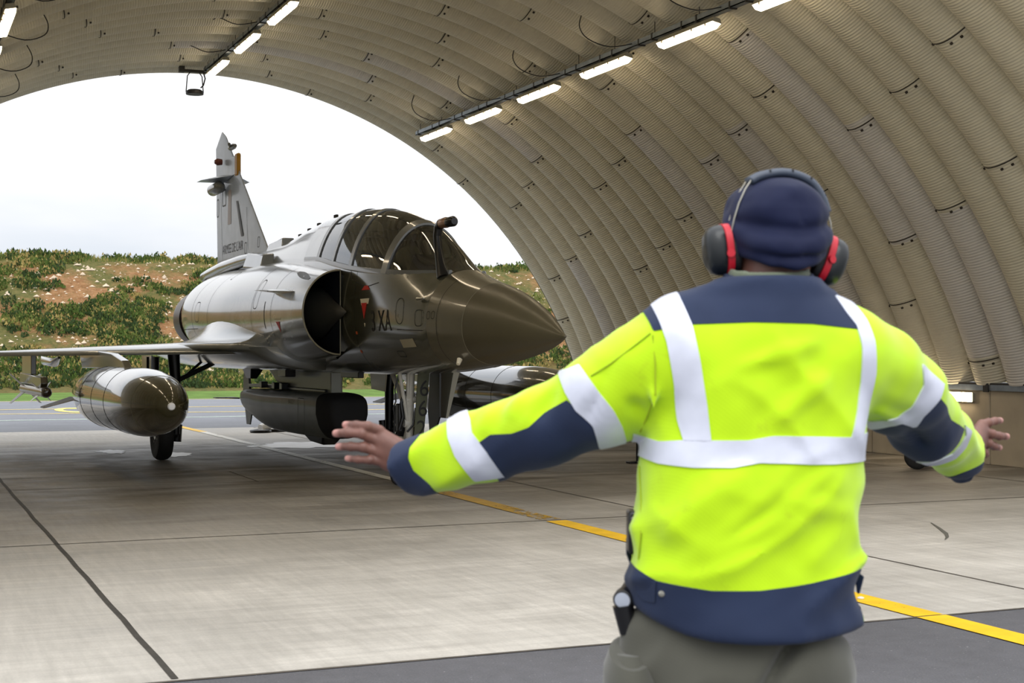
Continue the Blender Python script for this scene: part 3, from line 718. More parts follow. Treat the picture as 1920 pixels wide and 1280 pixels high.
for sg in (-1, 1):
    st = [4.8, 4.86, 4.95, 5.1, 5.3] + list(np.arange(5.5, 14.06, .19)) + [14.05]
    def sec(s):
        P = nac(s, sg)
        if s < 6.6:      # inner edge slides from the splitter to the body
            k = min(max((s - 5.0) / 1.6, 0), 1); xin = sg * nf(s, NC) * (1 - k)
            P[0] = (xin, s, P[0][2]); P[-1] = (xin, s, P[-1][2])
        return P
    secs = [sec(s) for s in st]
    v, f = loft(secs, closed=False)
    mk('air_intake', v, f, skin_m, jet)
    # rolled lip
    q = MB(); c_, w_, zc = .60, .475, 2.03
    P = [(sg * (c_ + (w_ - .008) * math.cos(PI / 2 - PI * i / 40)), 4.80, zc + (.515 - .008) * math.sin(PI / 2 - PI * i / 40)) for i in range(41)]
    q.tube(P, .011, 8); q.tube([(sg * c_, 4.8, zc + .507), (sg * c_, 4.8, zc - .507)], .006, 6)
    q.build('intake_lip', mat('lip_metal', srgb(128, 122, 100), .35, coat=.4), jet)
    # duct lining and splitter wall
    v, f = loft([[(sg * (p[0] * sg), p[1], p[2]) for p in nac(s, sg, inset=.018 + .10 * max(0, (s - 5.2)))[1:-1]] for s in (4.8, 5.0, 5.4, 6.0, 6.8)], closed=False)
    mk('intake_duct', v, f, duct_m, jet)
    q = MB(); q.prism([(4.8, 2.53), (4.8, 1.53), (7.0, 1.53), (7.0, 2.53)], sg * .592, sg * .604, 'x'); q.build('splitter_plate', duct_m, jet, smooth=False)
    q = MB(); q.prism([(5.0, 2.50), (5.0, 1.56), (7.0, 1.45), (7.0, 2.6)], sg * .35, sg * .592, 'x'); q.build('diverter', skin_m, jet, smooth=False)
    P = nac(6.75, sg, inset=.2); q = MB(); q.add([(sg * .35, 6.75, P[1][2]), (sg * .35, 6.75, P[-2][2])] + P[1:-1][::-1], [tuple(range(len(P)))]); q.build('duct_back', duct_m, jet)
    # shock cone
    nn_ = 24; secs = []
    for s, r_ in ((4.56, .004), (4.8, .085), (5.1, .19), (5.25, .25), (5.45, .31), (6.2, .36)):
        secs.append([(sg * (.604 + r_ * math.cos(PI / 2 - PI * i / nn_)), s, 2.03 + r_ * math.sin(PI / 2 - PI * i / nn_)) for i in range(nn_ + 1)])
    v, f = loft(secs, closed=True); mk('shock_cone', v, f, mat('cone_dark', srgb(58, 56, 50), .4), jet)
    # suction slot on the intake top
    q = MB(); pa = []
    for i in range(9):
        u = i / 8; s = 5.0 + .75 * u; z = 2.50 + .10 * u - .05; x = nac_x(s, z); pa.append(((sg * x, s, z + .03 - .0), (sg * nac_x(s, z - .04), s, z - .04)))
    # strake
    xr = 1.02
    q = MB(); q.hull([(sg * xr, 5.2, 2.27), (sg * xr, 5.2, 2.275), (sg * xr, 6.15, 2.30), (sg * xr, 6.15, 2.335), (sg * 1.33, 5.95, 2.325), (sg * 1.33, 5.95, 2.333), (sg * 1.33, 6.12, 2.325), (sg * 1.33, 6.12, 2.335)])
    v8 = [(sg*.99, 5.15, 2.285), (sg*1.30, 5.9, 2.325), (sg*1.30, 6.1, 2.33), (sg*.99, 6.2, 2.31), (sg*.99, 5.6, 2.335), (sg*.99, 5.7, 2.27)]
    q = MB(); q.add([(sg*.96, 5.12, 2.285), (sg*1.31, 5.92, 2.325), (sg*1.31, 6.12, 2.33), (sg*.96, 6.2, 2.31), (sg*.97, 5.7, 2.345), (sg*.97, 5.7, 2.262)],
                    [(0, 1, 4), (1, 2, 4), (2, 3, 4), (3, 0, 4), (1, 0, 5), (2, 1, 5), (3, 2, 5), (0, 3, 5)]); q.build('strake', skin_m, jet, smooth=False)
    # wing
    def airfoil(t_, n=22):
        le = 6.35 + (t_ - .85) * 1.60 if t_ > 1.3 else 6.35 + .72 * ((t_ - .85) / .45) ** 1.0 * 1.0
        te = 13.15 - (t_) * .08; c_ = te - le; zm = 1.60 - .022 * (t_ - .85); th = max(.036 * c_, .03) * (1 + .35 * max(0, 1.6 - t_)); P = []
        for i in range(n + 1):
            u = (1 - math.cos(PI * i / n)) / 2; y = th * 5 * (.2969 * math.sqrt(u) - .126 * u - .3516 * u * u + .2843 * u ** 3 - .1015 * u ** 4); P.append((u, y))
        droop = lambda u: -.05 * max(0, 1 - u / .12) ** 2
        up = [(sg * t_, le + c_ * u, zm + y + droop(u)) for u, y in P]; dn = [(sg * t_, le + c_ * u, zm - y * .8 + droop(u)) for u, y in P[::-1][1:-1]]
        return up + dn
    v, f = loft([airfoil(t_) for t_ in (.6, .85, 1.0, 1.15, 1.3, 1.7, 2.2, 2.8, 3.4, 4.0, 4.4, 4.53, 4.565)])
    wg = mk('wing', v, f, wing_m, jet)
    # root fairing: concave blend from the nacelle side to the wing
    secs = []
    for s in np.arange(6.6, 13.3, .3):
        k = math.exp(-((s - 8.6) / 1.7) ** 2); hgt = .04 + .42 * k; wd = .12 + .50 * k
        z0 = 1.70; xin = nac_x(s, z0 + hgt * .8) - .06; P = []
        for i in range(13):
            u = i / 12; a = PI / 2 * u
            P.append((sg * (xin + wd * (1 - math.cos(a)) + .05 * u), s, z0 + hgt * (1 - math.sin(a)) - .03 * u))
        P = [(P[0][0] - sg * .1, s, P[0][2])] + P + [(P[-1][0] + sg * .06, s, 1.58), (sg * .4, s, 1.58)]
        secs.append(P)
    v, f = loft(secs); mk('wing_root_fairing', v, f, wing_m, jet)
    # under-wing belly fairing
    secs = []
    for s in np.arange(6.3, 13.2, .4):
        k = math.sin(PI * min(max((s - 6.2) / 7.2, 0), 1)) ** .6; P = []
        for i in range(11):
            u = i / 10; P.append((sg * (.3 + (1.0 + .75 * k - .3) * u), s, 1.27 + .02 + .30 * (u ** 2.4) + (1 - k) * .03))
        P += [(P[-1][0], s, 1.62), (sg * .3, s, 1.62)]
        secs.append(P)
    v, f = loft(secs); mk('belly_fairing', v, f, wing_m, jet)
    # fin root fairing tube and scoop
    q = MB(); q.tube([(sg * .34, 9.75, 2.97), (sg * .37, 10.3, 2.95), (sg * .36, 11.5, 2.915), (sg * .33, 12.5, 2.86), (sg * .30, 13.1, 2.83), (sg * .3, 13.2, 2.82)], [.085, .10, .10, .095, .085, .05], 20); q.build('fin_root_pod', skin_m, jet)
    q = MB(); q.hull([(sg*.30, 8.75, 2.80), (sg*.50, 8.8, 2.76), (sg*.24, 9.8, 2.84), (sg*.50, 9.8, 2.82), (sg*.27, 8.85, 2.99), (sg*.42, 8.9, 2.97), (sg*.24, 9.8, 3.06), (sg*.42, 9.8, 3.05)]); q.build('spine_scoop', skin_m, jet, bevel=.02)
# engine nozzle
q = MB(); q.lathe([(.46, 0), (.50, .0), (.52, -.3), (.5, -.5), (.46, -.5)], 40, Matrix.Translation((0, 14.2, 2.14)) @ Matrix.Rotation(R(90), 4, 'X')); q.build('exhaust_nozzle', mat('burnt_metal', srgb(90, 82, 74), .4, metal=.8), jet)
# fin
def finsec(z, n=16):
    le = float(np.interp(z, [2.95, 3.13, 5.22, 5.34], [9.7, 10.09, 12.78, 13.05])); te = float(np.interp(z, [2.95, 5.1, 5.34], [13.40, 13.54, 13.12])); c_ = te - le; th = .05 * c_ * .5 + .01; P = []
    for i in range(n + 1):
        u = (1 - math.cos(PI * i / n)) / 2; P.append((u, th * 2.9 * (.2969 * math.sqrt(u) - .126 * u - .3516 * u * u + .2843 * u ** 3 - .1015 * u ** 4) * 1.5))
    return [(-y, le + c_ * u, z) for u, y in P] + [(y, le + c_ * u, z) for u, y in P[::-1][1:-1]]
v, f = loft([finsec(z) for z in (2.9, 3.13, 3.5, 4, 4.5, 4.9, 5.1, 5.22, 5.3, 5.34)]); mk('tail_fin', v, f, fin_m, jet)
def fin_x(s, z):
    le = float(np.interp(z, [2.95, 3.13, 5.22, 5.34], [9.7, 10.09, 12.78, 13.05])); te = float(np.interp(z, [2.95, 5.1, 5.34], [13.40, 13.54, 13.12])); c_ = te - le; u = min(max((s - le) / c_, 0), 1)
    return (.05 * c_ * .5 + .01) * 2.9 * (.2969 * math.sqrt(u) - .126 * u - .3516 * u * u + .2843 * u ** 3 - .1015 * u ** 4) * 1.5
# fin fittings
q = MB(); q.box(-.035, .035, 11.93, 12.12, 4.47, 4.85); q.build('fin_antenna_cap', mat('ochre_cap', srgb(176, 128, 30), .5), jet, bevel=.03)
q = MB(); q.box(-.03, .03, 12.1, 12.5, 4.5, 4.82); q.build('antenna_mount', fin_m, jet, bevel=.01)
for sg in (-1, 1):
    q = MB(); q.add([(sg*.03, 12.2, 4.50), (sg*.42, 12.85, 4.47), (sg*.42, 13.2, 4.47), (sg*.05, 13.2, 4.50), (sg*.05, 12.8, 4.57), (sg*.05, 12.8, 4.43)], [(0,1,4),(1,2,4),(2,3,4),(3,0,4),(1,0,5),(2,1,5),(3,2,5),(0,3,5)]); q.build('fin_side_antenna', fin_m, jet, smooth=False)
    q = MB(); q.tube([(sg*.14, 12.5, 4.34), (sg*.16, 12.62, 4.34), (sg*.16, 13.1, 4.33), (sg*.14, 13.2, 4.33)], [.03, .1, .1, .04], 16); q.build('warning_receiver', frame_m, jet)
    q = MB(); q.tube([(sg*.05, 12.9, 4.80), (sg*.13, 12.9, 4.80), (sg*.18, 12.9, 4.8)], [.05, .06, .03], 14); q.build('side_light', mat('brown_lens', srgb(110, 60, 50), .3), jet)
q = MB(); q.tube([(0, 12.5, 5.0), (0, 12.3, 5.0), (0, 12.2, 5.0)], [.05, .05, .03], 14); q.tube([(-.02, 12.45, 5.0), (-.10, 12.2, 5.02)], .025, 10); q.build('formation_light', frame_m, jet)
# blade aerials and bumps on the spine
q = MB()
for s in (6.75, 7.5, 7.95, 8.4): q.box(-.02, .02, s, s + .1, fzt(s) - .01, fzt(s) + .05)
q.build('spine_aerial', line_m, jet, bevel=.008)
q = MB(); q.hull([(-.12, 9.0, 3.05), (.12, 9.0, 3.05), (-.12, 9.9, 3.05), (.12, 9.9, 3.05), (-.09, 9.05, 3.24), (.09, 9.05, 3.24), (-.06, 9.9, 3.2), (.06, 9.9, 3.2)]); q.build('air_scoop', skin_m, jet, bevel=.02)

# draped markings on the body side
def drape(name, pts_faces, m, surf, sg=-1, off=.004, parent=jet):
    v, f = pts_faces; vv = [(sg * (surf(s, z) + off), s, z) for s, z in v]; return mk(name, vv, f, m, parent, smooth=False)
def outline(poly, wd=.008, closed=True):
    v = []; f = []
    if closed: poly = poly + [poly[0]]
    seg = []
    for a, b_ in zip(poly[:-1], poly[1:]):
        L = math.hypot(b_[0] - a[0], b_[1] - a[1]); k = max(1, int(L / .06))
        for i in range(k): seg.append(((a[0] + (b_[0] - a[0]) * i / k, a[1] + (b_[1] - a[1]) * i / k), (a[0] + (b_[0] - a[0]) * (i + 1) / k, a[1] + (b_[1] - a[1]) * (i + 1) / k)))
    for a, b_ in seg:
        L = math.hypot(b_[0] - a[0], b_[1] - a[1]) or 1; nx, nz = -(b_[1] - a[1]) / L * wd / 2, (b_[0] - a[0]) / L * wd / 2; k0 = len(v)
        v += [(a[0] + nx, a[1] + nz), (a[0] - nx, a[1] - nz), (b_[0] - nx, b_[1] - nz), (b_[0] + nx, b_[1] + nz)]; f.append((k0, k0 + 1, k0 + 2, k0 + 3))
    return v, f
def rrect(s0, s1, z0, z1, r_=.03, n=4):
    P = []
    for cx, cz, a in ((s1 - r_, z1 - r_, 0), (s0 + r_, z1 - r_, 90), (s0 + r_, z0 + r_, 180), (s1 - r_, z0 + r_, 270)):
        for i in range(n + 1): P.append((cx + r_ * math.cos(R(a + 90 * i / n)), cz + r_ * math.sin(R(a + 90 * i / n))))
    return P
def merge(*L):
    v = []; f = []
    for a, b_ in L: k = len(v); v += a; f += [tuple(i + k for i in q) for q in b_]
    return v, f
fill = lambda poly: (poly, [tuple(range(len(poly)))])
def seam(s, z0, z1, surf, name='panel_seam', sg=-1, wd=.008):
    n_ = 24; v = []; f = []
    for i in range(n_ + 1):
        z = z0 + (z1 - z0) * i / n_; v += [(sg * (surf(s, z) + .003), s, z), (sg * (surf(s + wd, z) + .003), s + wd, z)]
    return v, [(2 * i, 2 * i + 1, 2 * i + 3, 2 * i + 2) for i in range(n_)]
q = MB()
for s in (2.02, 4.35): q.add(*seam(s, fzb(s) + .02, (fzt(s) if s < 2.3 else sill(s)) - .03, side_t))
q.add(*[( [(-(side_t(s, z) + .003), s, z) for s, z in vv], ff) for vv, ff in [merge(outline(rrect(2.82, 3.02, 1.86, 2.14, .09)), outline(rrect(2.35, 2.52, 1.83, 2.0, .05)), outline([(2.35, 1.78), (3.0, 1.8)], closed=False), outline(rrect(2.17, 2.24, 1.90, 1.98, .03)), outline(rrect(2.07, 2.14, 1.90, 1.98, .03)), outline(rrect(3.0, 3.2, 1.5, 1.56, .02)), outline([(3.6, sill(3.6) - .13), (4.0, sill(4) - .20), (4.5, sill(4.5) - .14), (4.6, sill(4.6) - .03)], closed=False), outline([(5.2, 2.52), (5.3, 2.44), (5.9, 2.48), (6.1, 2.6)], closed=False))]][0])
q.build('panel_seams', line_m, jet, smooth=False)
q = MB()
for s in (6.1, 7.0, 9.3, 10.4, 11.6):
    q.add(*seam(s, 1.75, nf(s, NT) - .01, nac_x))
vv, ff = merge(outline(rrect(6.75, 6.95, 2.12, 2.5, .08)), outline(rrect(9.9, 10.2, 2.0, 2.3, .1)), outline(rrect(8.9, 9.0, 2.6, 2.7, .03)), outline([(6.4, 1.85), (6.4, 2.2)], .02, closed=False), outline([(10.1, 1.9), (12.0, 1.9)], closed=False))
q.add([(-(nac_x(s, z) + .003), s, z) for s, z in vv], ff); q.build('panel_seams', line_m, jet, smooth=False)
# radome joint ring
q = MB(); P = ring(1.5, 48); q.tube(P + [P[0]], .0035, 5, caps=False); q.build('radome_joint', mat('joint_light', srgb(110, 104, 84), .5), jet)
# suction slot
v = []; 
for i in range(11):
    u = i / 10; s = 5.05 + .75 * u; z = 2.44 + .115 * u; wdt = .03 * math.sin(PI * min(max(u, .05), .95)) ** .5
    v += [(-(nac_x(s, z - wdt) + .004), s, z - wdt), (-(nac_x(s, z + wdt) + .004), s, z + wdt)]
mk('suction_slot', v, [(2*i, 2*i+1, 2*i+3, 2*i+2) for i in range(10)], gloss_blk, jet, smooth=False)
# warning triangles
drape('warning_triangle', fill([(4.14, 2.17), (3.84, 2.17), (3.99, 1.84)]), cream_m, side_t)
drape('warning_triangle_centre', fill([(4.09, 2.12), (3.9, 2.12), (3.99, 1.93)]), red_m, side_t, off=.007)
drape('warning_triangle', fill([(5.92, 1.97), (5.67, 1.97), (5.75, 1.70)]), cream_m, nac_x)
drape('warning_triangle_centre', fill([(5.87, 1.93), (5.72, 1.93), (5.765, 1.79)]), red_m, nac_x, off=.007)
drape('rescue_marking', fill([(4.12, 2.27), (3.85, 2.27), (3.93, 2.32), (4.04, 2.32)]), red_m, side_t)
drape('formation_panel', fill([(2.95, 1.60), (2.58, 1.61), (2.62, 1.70), (2.98, 1.69)]), mat('formation_panel', srgb(150, 142, 118), .5), side_t)
for s, z in ((4.3, 1.76), (4.35, 1.54)): drape('orange_marking', fill(rrect(s - .03, s + .03, z, z + .035, .012)), mat('orange_marking', srgb(196, 88, 44), .5), side_t)
def letters(txt, size, s0, z0, surf, m, name, sx=1.0, sg=-1, off=.005):
    v, f = text_mesh(txt, size); return drape(name, ([(s0 - p[0] * sx, z0 + p[1]) for p in v], f), m, surf, sg, off)
letters('3 XA', .34, 3.78, 1.79, side_t, stencil, 'fuselage_code', sx=.86)
letters("ARMEE DE L'AIR", .22, 13.0, 3.22, fin_x, stencil_g, 'fin_lettering', sx=.95)
# roundel on the rear body and fin flash
def disc(s, z, r_, n=28): return ([(s + r_ * math.cos(2*PI*i/n), z + r_ * math.sin(2*PI*i/n)) for i in range(n)], [tuple(range(n))])
rd = empty('roundel', (0, 0, 0)); rd.parent = jet
for r_, mm, o_ in ((.30, red_m, .004), (.205, wht, .007), (.105, mat('blue_marking', srgb(52, 62, 92), .5), .010)): drape('ring', disc(11.7, 2.08, r_), mm, nac_x, off=o_, parent=rd)
drape('white_marking', fill(rrect(11.72, 12.0, 1.72, 1.84, .02)), wht, nac_x)
drape('fin_flash', fill([(12.6, 3.7), (12.35, 3.7), (12.35, 4.28), (12.55, 4.28)]), mat('faded_pink', srgb(178, 168, 168), .5), fin_x)
mk('fin_light_strip', *[( [(-(fin_x(s, z) + .012), s, z) for s, z in [(11.98, 4.05), (11.9, 4.05), (11.5, 3.45), (11.62, 3.43)]], [(0, 1, 2, 3)])][0], mat('strip_dark', srgb(62, 62, 60), .5), jet, smooth=False)
q = MB(); vv, ff = merge(outline(rrect(12.75, 13.0, 4.05, 4.32, .04), .025), outline(rrect(13.3, 13.45, 3.9, 4.2, .04), .02), outline([(13.0, 3.1), (13.15, 4.4)], .012, closed=False), outline([(11.2, 3.2), (11.35, 3.9)], .01, closed=False), outline(rrect(11.3, 11.42, 3.14, 3.32, .04), .012), outline(rrect(10.55, 10.65, 3.2, 3.36, .03), .012))
q.add([(-(fin_x(s, z) + .004), s, z) for s, z in vv], ff); q.build('fin_panel_seams', mat('seam_grey', srgb(76, 78, 82), .6), jet, smooth=False)
# small probes on the nose
q = MB(); x = side_t(2.35, 2.12); q.tube([(-x, 2.4, 2.12), (-x - .05, 2.38, 2.12)], .012, 8); q.tube([(-x - .05, 2.46, 2.12), (-x - .05, 2.28, 2.12)], [.02, .006], 8); q.build('pitot_vane', metal_m, jet)
q = MB(); q.tube([(-.33, 1.75, 1.48), (-.36, 1.72, 1.43)], [.03, .02], 8); q.build('nose_sensor', cream_m, jet)
q = MB(); q.box(-.1, -.02, 5.6, 6.3, 1.22, 1.30); q.build('belly_aerial', gloss_blk, jet, bevel=.01)
q = MB(); q.box(-.35, -.2, 8.0, 8.4, 1.2, 1.32); q.build('belly_step', gloss_blk, jet, bevel=.01)
q = MB(); q.hull([(-.5, 9.3, 1.3), (-.3, 9.3, 1.3), (-.5, 9.8, 1.3), (-.3, 9.8, 1.3), (-.45, 9.5, 1.15), (-.35, 9.5, 1.15), (-.45, 9.75, 1.15), (-.35, 9.75, 1.15)]); q.build('belly_blade', gloss_blk, jet, bevel=.01)

# nose gear
ng = empty('nose_gear', (0, 4.05, 0)); ng.parent = jet
def wheel(nm, x, y, r_, wd, parent, hubm, side=1):
    M_ = Matrix.Translation((x, y, r_)) @ Matrix.Rotation(R(90), 4, 'Y')
    q = MB(); q.lathe([(r_ * .52, -wd * .42), (r_ * .70, -wd * .5), (r_ * .90, -wd * .46), (r_ * .98, -wd * .3), (r_, -wd * .1), (r_, wd * .1), (r_ * .98, wd * .3), (r_ * .90, wd * .46), (r_ * .70, wd * .5), (r_ * .52, wd * .42)], 40, M_)
    o = q.build(nm, black_m, parent)
    q = MB(); q.lathe([(.02, -wd * .46), (r_ * .2, -wd * .44), (r_ * .24, -wd * .34), (r_ * .46, -wd * .30), (r_ * .54, -wd * .42), (r_ * .54, wd * .42), (r_ * .46, wd * .30), (r_ * .24, wd * .34), (r_ * .2, wd * .44), (.02, wd * .46)], 32, M_)
    for k in range(7):
        a = 2 * PI * k / 7; q.tube([(x - wd * .42, y + r_ * .36 * math.cos(a), r_ + r_ * .36 * math.sin(a)), (x + wd * .42, y + r_ * .36 * math.cos(a), r_ + r_ * .36 * math.sin(a))], r_ * .05, 8)
    q.build('wheel_hub', hubm, o); return o
for sg in (-1, 1): wheel('nose_wheel', sg * .13, 0, .185, .13, ng, white_leg)
q = MB(); q.tube([(0, -.05, 1.45), (0, 0, .75), (0, .02, .35)], [.05, .05, .045], 16); q.tube([(0, 0, .62), (0, .02, .2)], [.035, .035], 14); q.tube([(-.16, 0, .185), (.16, 0, .185)], .028, 12); q.tube([(-.06, -.02, 1.0), (.06, -.02, 1.0)], .045, 12); q.tube([(-.07, 0, .72), (.07, 0, .72)], .05, 14); q.build('shock_strut', white_leg, ng)
q = MB(); q.tube([(-.16, -.1, 1.32), (-.03, -.02, .72)], .022, 10); q.tube([(-.05, -.1, 1.32), (-.03, -.02, .85)], .018, 10); q.tube([(0, .6, 1.32), (0, .03, .8)], .03, 10); q.tube([(.0, .1, .62), (0, .2, .45), (0, .08, .3)], .02, 8); q.build('drag_brace', white_leg, ng)
q = MB(); q.tube([(-.15, -.06, 1.3), (-.2, -.05, 1.12), (-.19, -.06, .98), (-.22, -.05, .9), (-.2, -.05, .8), (-.21, -.04, .5)], .010, 8); q.tube([(-.08, -.05, 1.1), (-.12, -.05, .95), (-.1, -.06, .8), (-.14, -.04, .65)], .022, 8); q.tube([(-.05, -.06, .62), (.02, -.07, .7), (.05, -.07, .9)], .012, 8); q.build('brake_hoses', gloss_blk, ng)
q = MB(); q.box(-.155, -.10, -.05, .06, .62, .95); q.build('steering_unit', gloss_blk, ng, bevel=.015)
for x0, x1 in ((-.235, -.115), (.135, .225)):
    q = MB(); q.box(x0, x1, -.10, -.02, .36, .57); o = q.build('landing_light', mat('lamp_case', srgb(120, 122, 108), .4), ng, bevel=.008)
    q = MB(); q.box(x0 + .015, x1 - .015, -.106, -.10, .37, .49); q.build('lamp_lens', metal_m, o)
q = MB(); q.hull([(.0, -.13, .40), (.11, -.13, .40), (.0, -.11, .40), (.11, -.11, .40), (.045, -.17, 1.31), (.19, -.17, 1.31), (.045, -.15, 1.31), (.19, -.15, 1.31)]); dr = q.build('front_gear_door', mat('door_olive', srgb(84, 87, 66), .6, noise=(5, .08)), ng, smooth=False)
tv, tf = [], []
for i, ch in enumerate('662'):
    a, b_ = text_mesh(ch, .27); z0 = 1.04 - i * .235; k = len(tv)
    wx = max(p[0] for p in a); tv += [((.118 - i * .014) + (p[0] - wx / 2) * .95 - .0, 0, z0 + p[1]) for p in a]; tf += [tuple(j_ + k for j_ in qq) for qq in b_]
tv = [(x, -.13 - .04 * (z - .40) / .91 - .004, z) for x, y, z in tv]; mk('number_662', tv, tf, stencil, dr, smooth=False)
q = MB(); q.prism([(-.35, 1.30), (-.05, 1.30), (.02, .85), (-.05, .55), (-.10, .42), (-.20, .62), (-.34, .8)], .24, .26, 'x'); q.build('side_gear_door', gloss_blk, ng, smooth=False)
q = MB(); q.prism([(-.30, 1.30), (.25, 1.30), (.2, 1.12), (-.25, 1.10)], -.40, -.385, 'x'); q.build('side_gear_door', nose_m, ng, smooth=False)
q = MB(); q.hull([(.36, -.25, .78), (.39, -.25, .78), (.36, .1, .78), (.39, .1, .78), (.46, -.25, 1.34), (.54, -.25, 1.34), (.46, .2, 1.34), (.54, .2, 1.34)]); q.build('side_gear_door', mat('door_inside', srgb(150, 148, 134), .5), ng, smooth=False)
# main gear
for sg in (-1, 1):
    mg = empty('main_gear', (sg * 1.83, 9.19, 0)); mg.parent = jet
    wheel('main_wheel', 0, 0, .37, .23, mg, metal_m)
    q = MB(); q.tube([(-sg * .2, 0, .37), (-sg * .2, -.02, 1.0), (-sg * .15, -.05, 1.6)], [.06, .07, .09], 16); q.tube([(-sg * .22, 0, .37), (sg * .02, 0, .37)], .05, 12); q.tube([(-sg * .24, .1, .25), (-sg * .26, .12, .5)], .06, 10); q.build('shock_strut', gloss_blk, mg)
    q = MB(); q.tube([(-sg * .18, -.02, 1.12), (-sg * .85, -.1, 1.45)], .035, 10); q.tube([(-sg * .18, .06, 1.05), (-sg * .7, .1, 1.5)], .02, 8); q.build('side_brace', gloss_blk, mg)
    q = MB(); q.prism([(-.35, 1.5), (.35, 1.5), (.28, 1.1), (-.28, 1.1)], sg * .20, sg * .22, 'x'); q.build('gear_door', wing_m, mg, smooth=False)
    q = MB(); q.tube([(sg * .15, -.1, 1.48), (sg * .15, -.1, 1.2)], .09, 14); q.build('wing_fitting', gloss_blk, mg)
    # wing pylons and control actuators
    q = MB(); q.prism([(8.3, 1.53), (9.3, 1.56), (11.0, 1.50), (10.8, 1.31), (7.3, 1.34), (7.5, 1.44)], sg * 2.60 , sg * 2.70, 'x'); q.build('tank_pylon', nose_m, jet, smooth=False, bevel=.01)
    q = MB(); q.prism([(11.6, 1.50), (12.75, 1.48), (12.75, 1.2), (11.6, 1.2)], sg * 3.26, sg * 3.34, 'x'); q.build('missile_pylon', nose_m, jet, smooth=False, bevel=.01)
    for t_ in (2.05, 2.95):
        q = MB(); q.tube([(sg * t_, 11.4, 1.46), (sg * t_, 11.9, 1.38), (sg * t_, 13.0, 1.40), (sg * t_, 13.4, 1.46)], [.02, .07, .07, .02], 12); q.build('actuator_fairing', wing_m, jet)
# centreline pylon
q = MB(); q.prism([(6.75, 1.30), (9.9, 1.30), (9.4, 1.10), (8.6, 1.02), (6.75, .95)], -.085, .085, 'x'); q.build('centre_pylon', mat('pylon_grey', srgb(146, 148, 136), .45, coat=.2), jet, smooth=False, bevel=.03)

# things hung under the jet --------------------------------------------------
def W(t_, s, z=0): a = R(2); return (5.79 + t_ * math.cos(a) - s * math.sin(a), 12.42 + t_ * math.sin(a) + s * math.cos(a), z)
def drop_tank(sg, label):
    o = empty('drop_tank', W(sg * 2.65, 4.65, .935), R(2), label, 'fuel tank', 'drop tanks under the wings')
    q = MB(); prof = [(.004, 0), (.045, .015), (.13, .08), (.225, .25), (.31, .52), (.37, .85), (.405, 1.2), (.42, 1.6), (.42, 3.9), (.40, 4.5), (.33, 5.2), (.23, 5.9), (.12, 6.4), (.03, 6.6)]
    pp = []
    xs_ = [p[1] for p in prof]; rs_ = [p[0] for p in prof]
    for u in list(np.linspace(0, .1, 6)) + list(np.linspace(.15, 6.6, 60)): pp.append((float(ci(u, xs_, rs_)), u))
    q.lathe(pp, 56, Matrix.Rotation(R(-90), 4, 'X')); q.build('tank_body', tank_m, o)
    q = MB(); q.lathe([(.045, .013), (.035, -.004), (.005, -.008)], 20, Matrix.Rotation(R(-90), 4, 'X')); q.build('nose_plug', wht, o)
    for u in (.65, 2.05, 3.0, 3.9):
        r0 = float(ci(u, xs_, rs_)) + .0008; q = MB(); q.tube([(r0 * math.cos(2*PI*k/48), u, r0 * math.sin(2*PI*k/48)) for k in range(49)], .003, 5, caps=False); q.build('tank_seam', line_m if u > 1 else mat('fine_seam', srgb(96, 92, 66), .4), o)
    for k, (dx, dz) in enumerate(((-1, -.35), (1, -.35))):
        q = MB(); q.hull([(dx * .2, 5.5, dz * .2 - .01), (dx * .2, 5.5, dz * .2 + .01), (dx * .2, 6.3, dz * .2 - .01), (dx * .2, 6.3, dz * .2 + .01), (dx * .62, 6.0, dz * .62 - .008), (dx * .62, 6.0, dz * .62 + .008), (dx * .62, 6.4, dz * .62 - .008), (dx * .62, 6.4, dz * .62 + .008)]); q.build('tank_fin', wht, o, smooth=False)
    return o
drop_tank(-1, 'large glossy olive drop tank with a white nose plug, left of the nose wheel')
drop_tank(1, 'large olive drop tank half hidden behind the jet nose and the raised arm')
def missile(sg, label):
    o = empty('air_missile', W(sg * 3.3, 10.1, .96), R(2), label, 'missile', 'missiles on the outer pylons')
    q = MB(); q.lathe([(.005, .0), (.05, .015), (.068, .07), (.078, .2), (.078, 2.7), (.06, 2.72)], 28, Matrix.Rotation(R(-90), 4, 'X')); q.build('missile_body', mat('missile_metal', srgb(168, 160, 140), .25, metal=.6), o)
    q = MB(); q.lathe([(.01, -.045), (.055, -.03), (.074, .01), (.08, .08)], 24, Matrix.Rotation(R(-90), 4, 'X')); q.build('seeker_head', mat('seeker_dark', srgb(56, 44, 34), .12, coat=1), o)
    for a in (45, 135, 225, 315):
        c_, s_ = math.cos(R(a)), math.sin(R(a))
        q = MB(); q.hull([(c_*.07, 2.2, s_*.07), (c_*.07 + .008, 2.2, s_*.07), (c_*.07, 2.65, s_*.07), (c_*.07 + .008, 2.65, s_*.07), (c_*.33, 2.45, s_*.33), (c_*.33 + .008, 2.45, s_*.33), (c_*.33, 2.7, s_*.33), (c_*.33 + .008, 2.7, s_*.33)]); q.build('tail_fin', wht, o, smooth=False)
        q = MB(); q.hull([(c_*.07, .45, s_*.07), (c_*.07 + .006, .45, s_*.07), (c_*.07, .75, s_*.07), (c_*.07 + .006, .75, s_*.07), (c_*.2, .65, s_*.2), (c_*.2 + .006, .65, s_*.2), (c_*.2, .75, s_*.2), (c_*.2 + .006, .75, s_*.2)]); q.build('canard_fin', metal_m, o, smooth=False)
    q = MB(); q.prism([(.35, .06), (.25, .12), (.3, .22), (2.9, .25), (2.9, .09), (1.4, .09), (.8, .06)], -.05, .05, 'x'); q.build('launch_rail', nose_m, o, bevel=.012)
    return o
missile(-1, 'small metallic missile with white fins under the left end of the wing')
missile(1, 'small missile under the far wing, hidden behind the nose and the person')
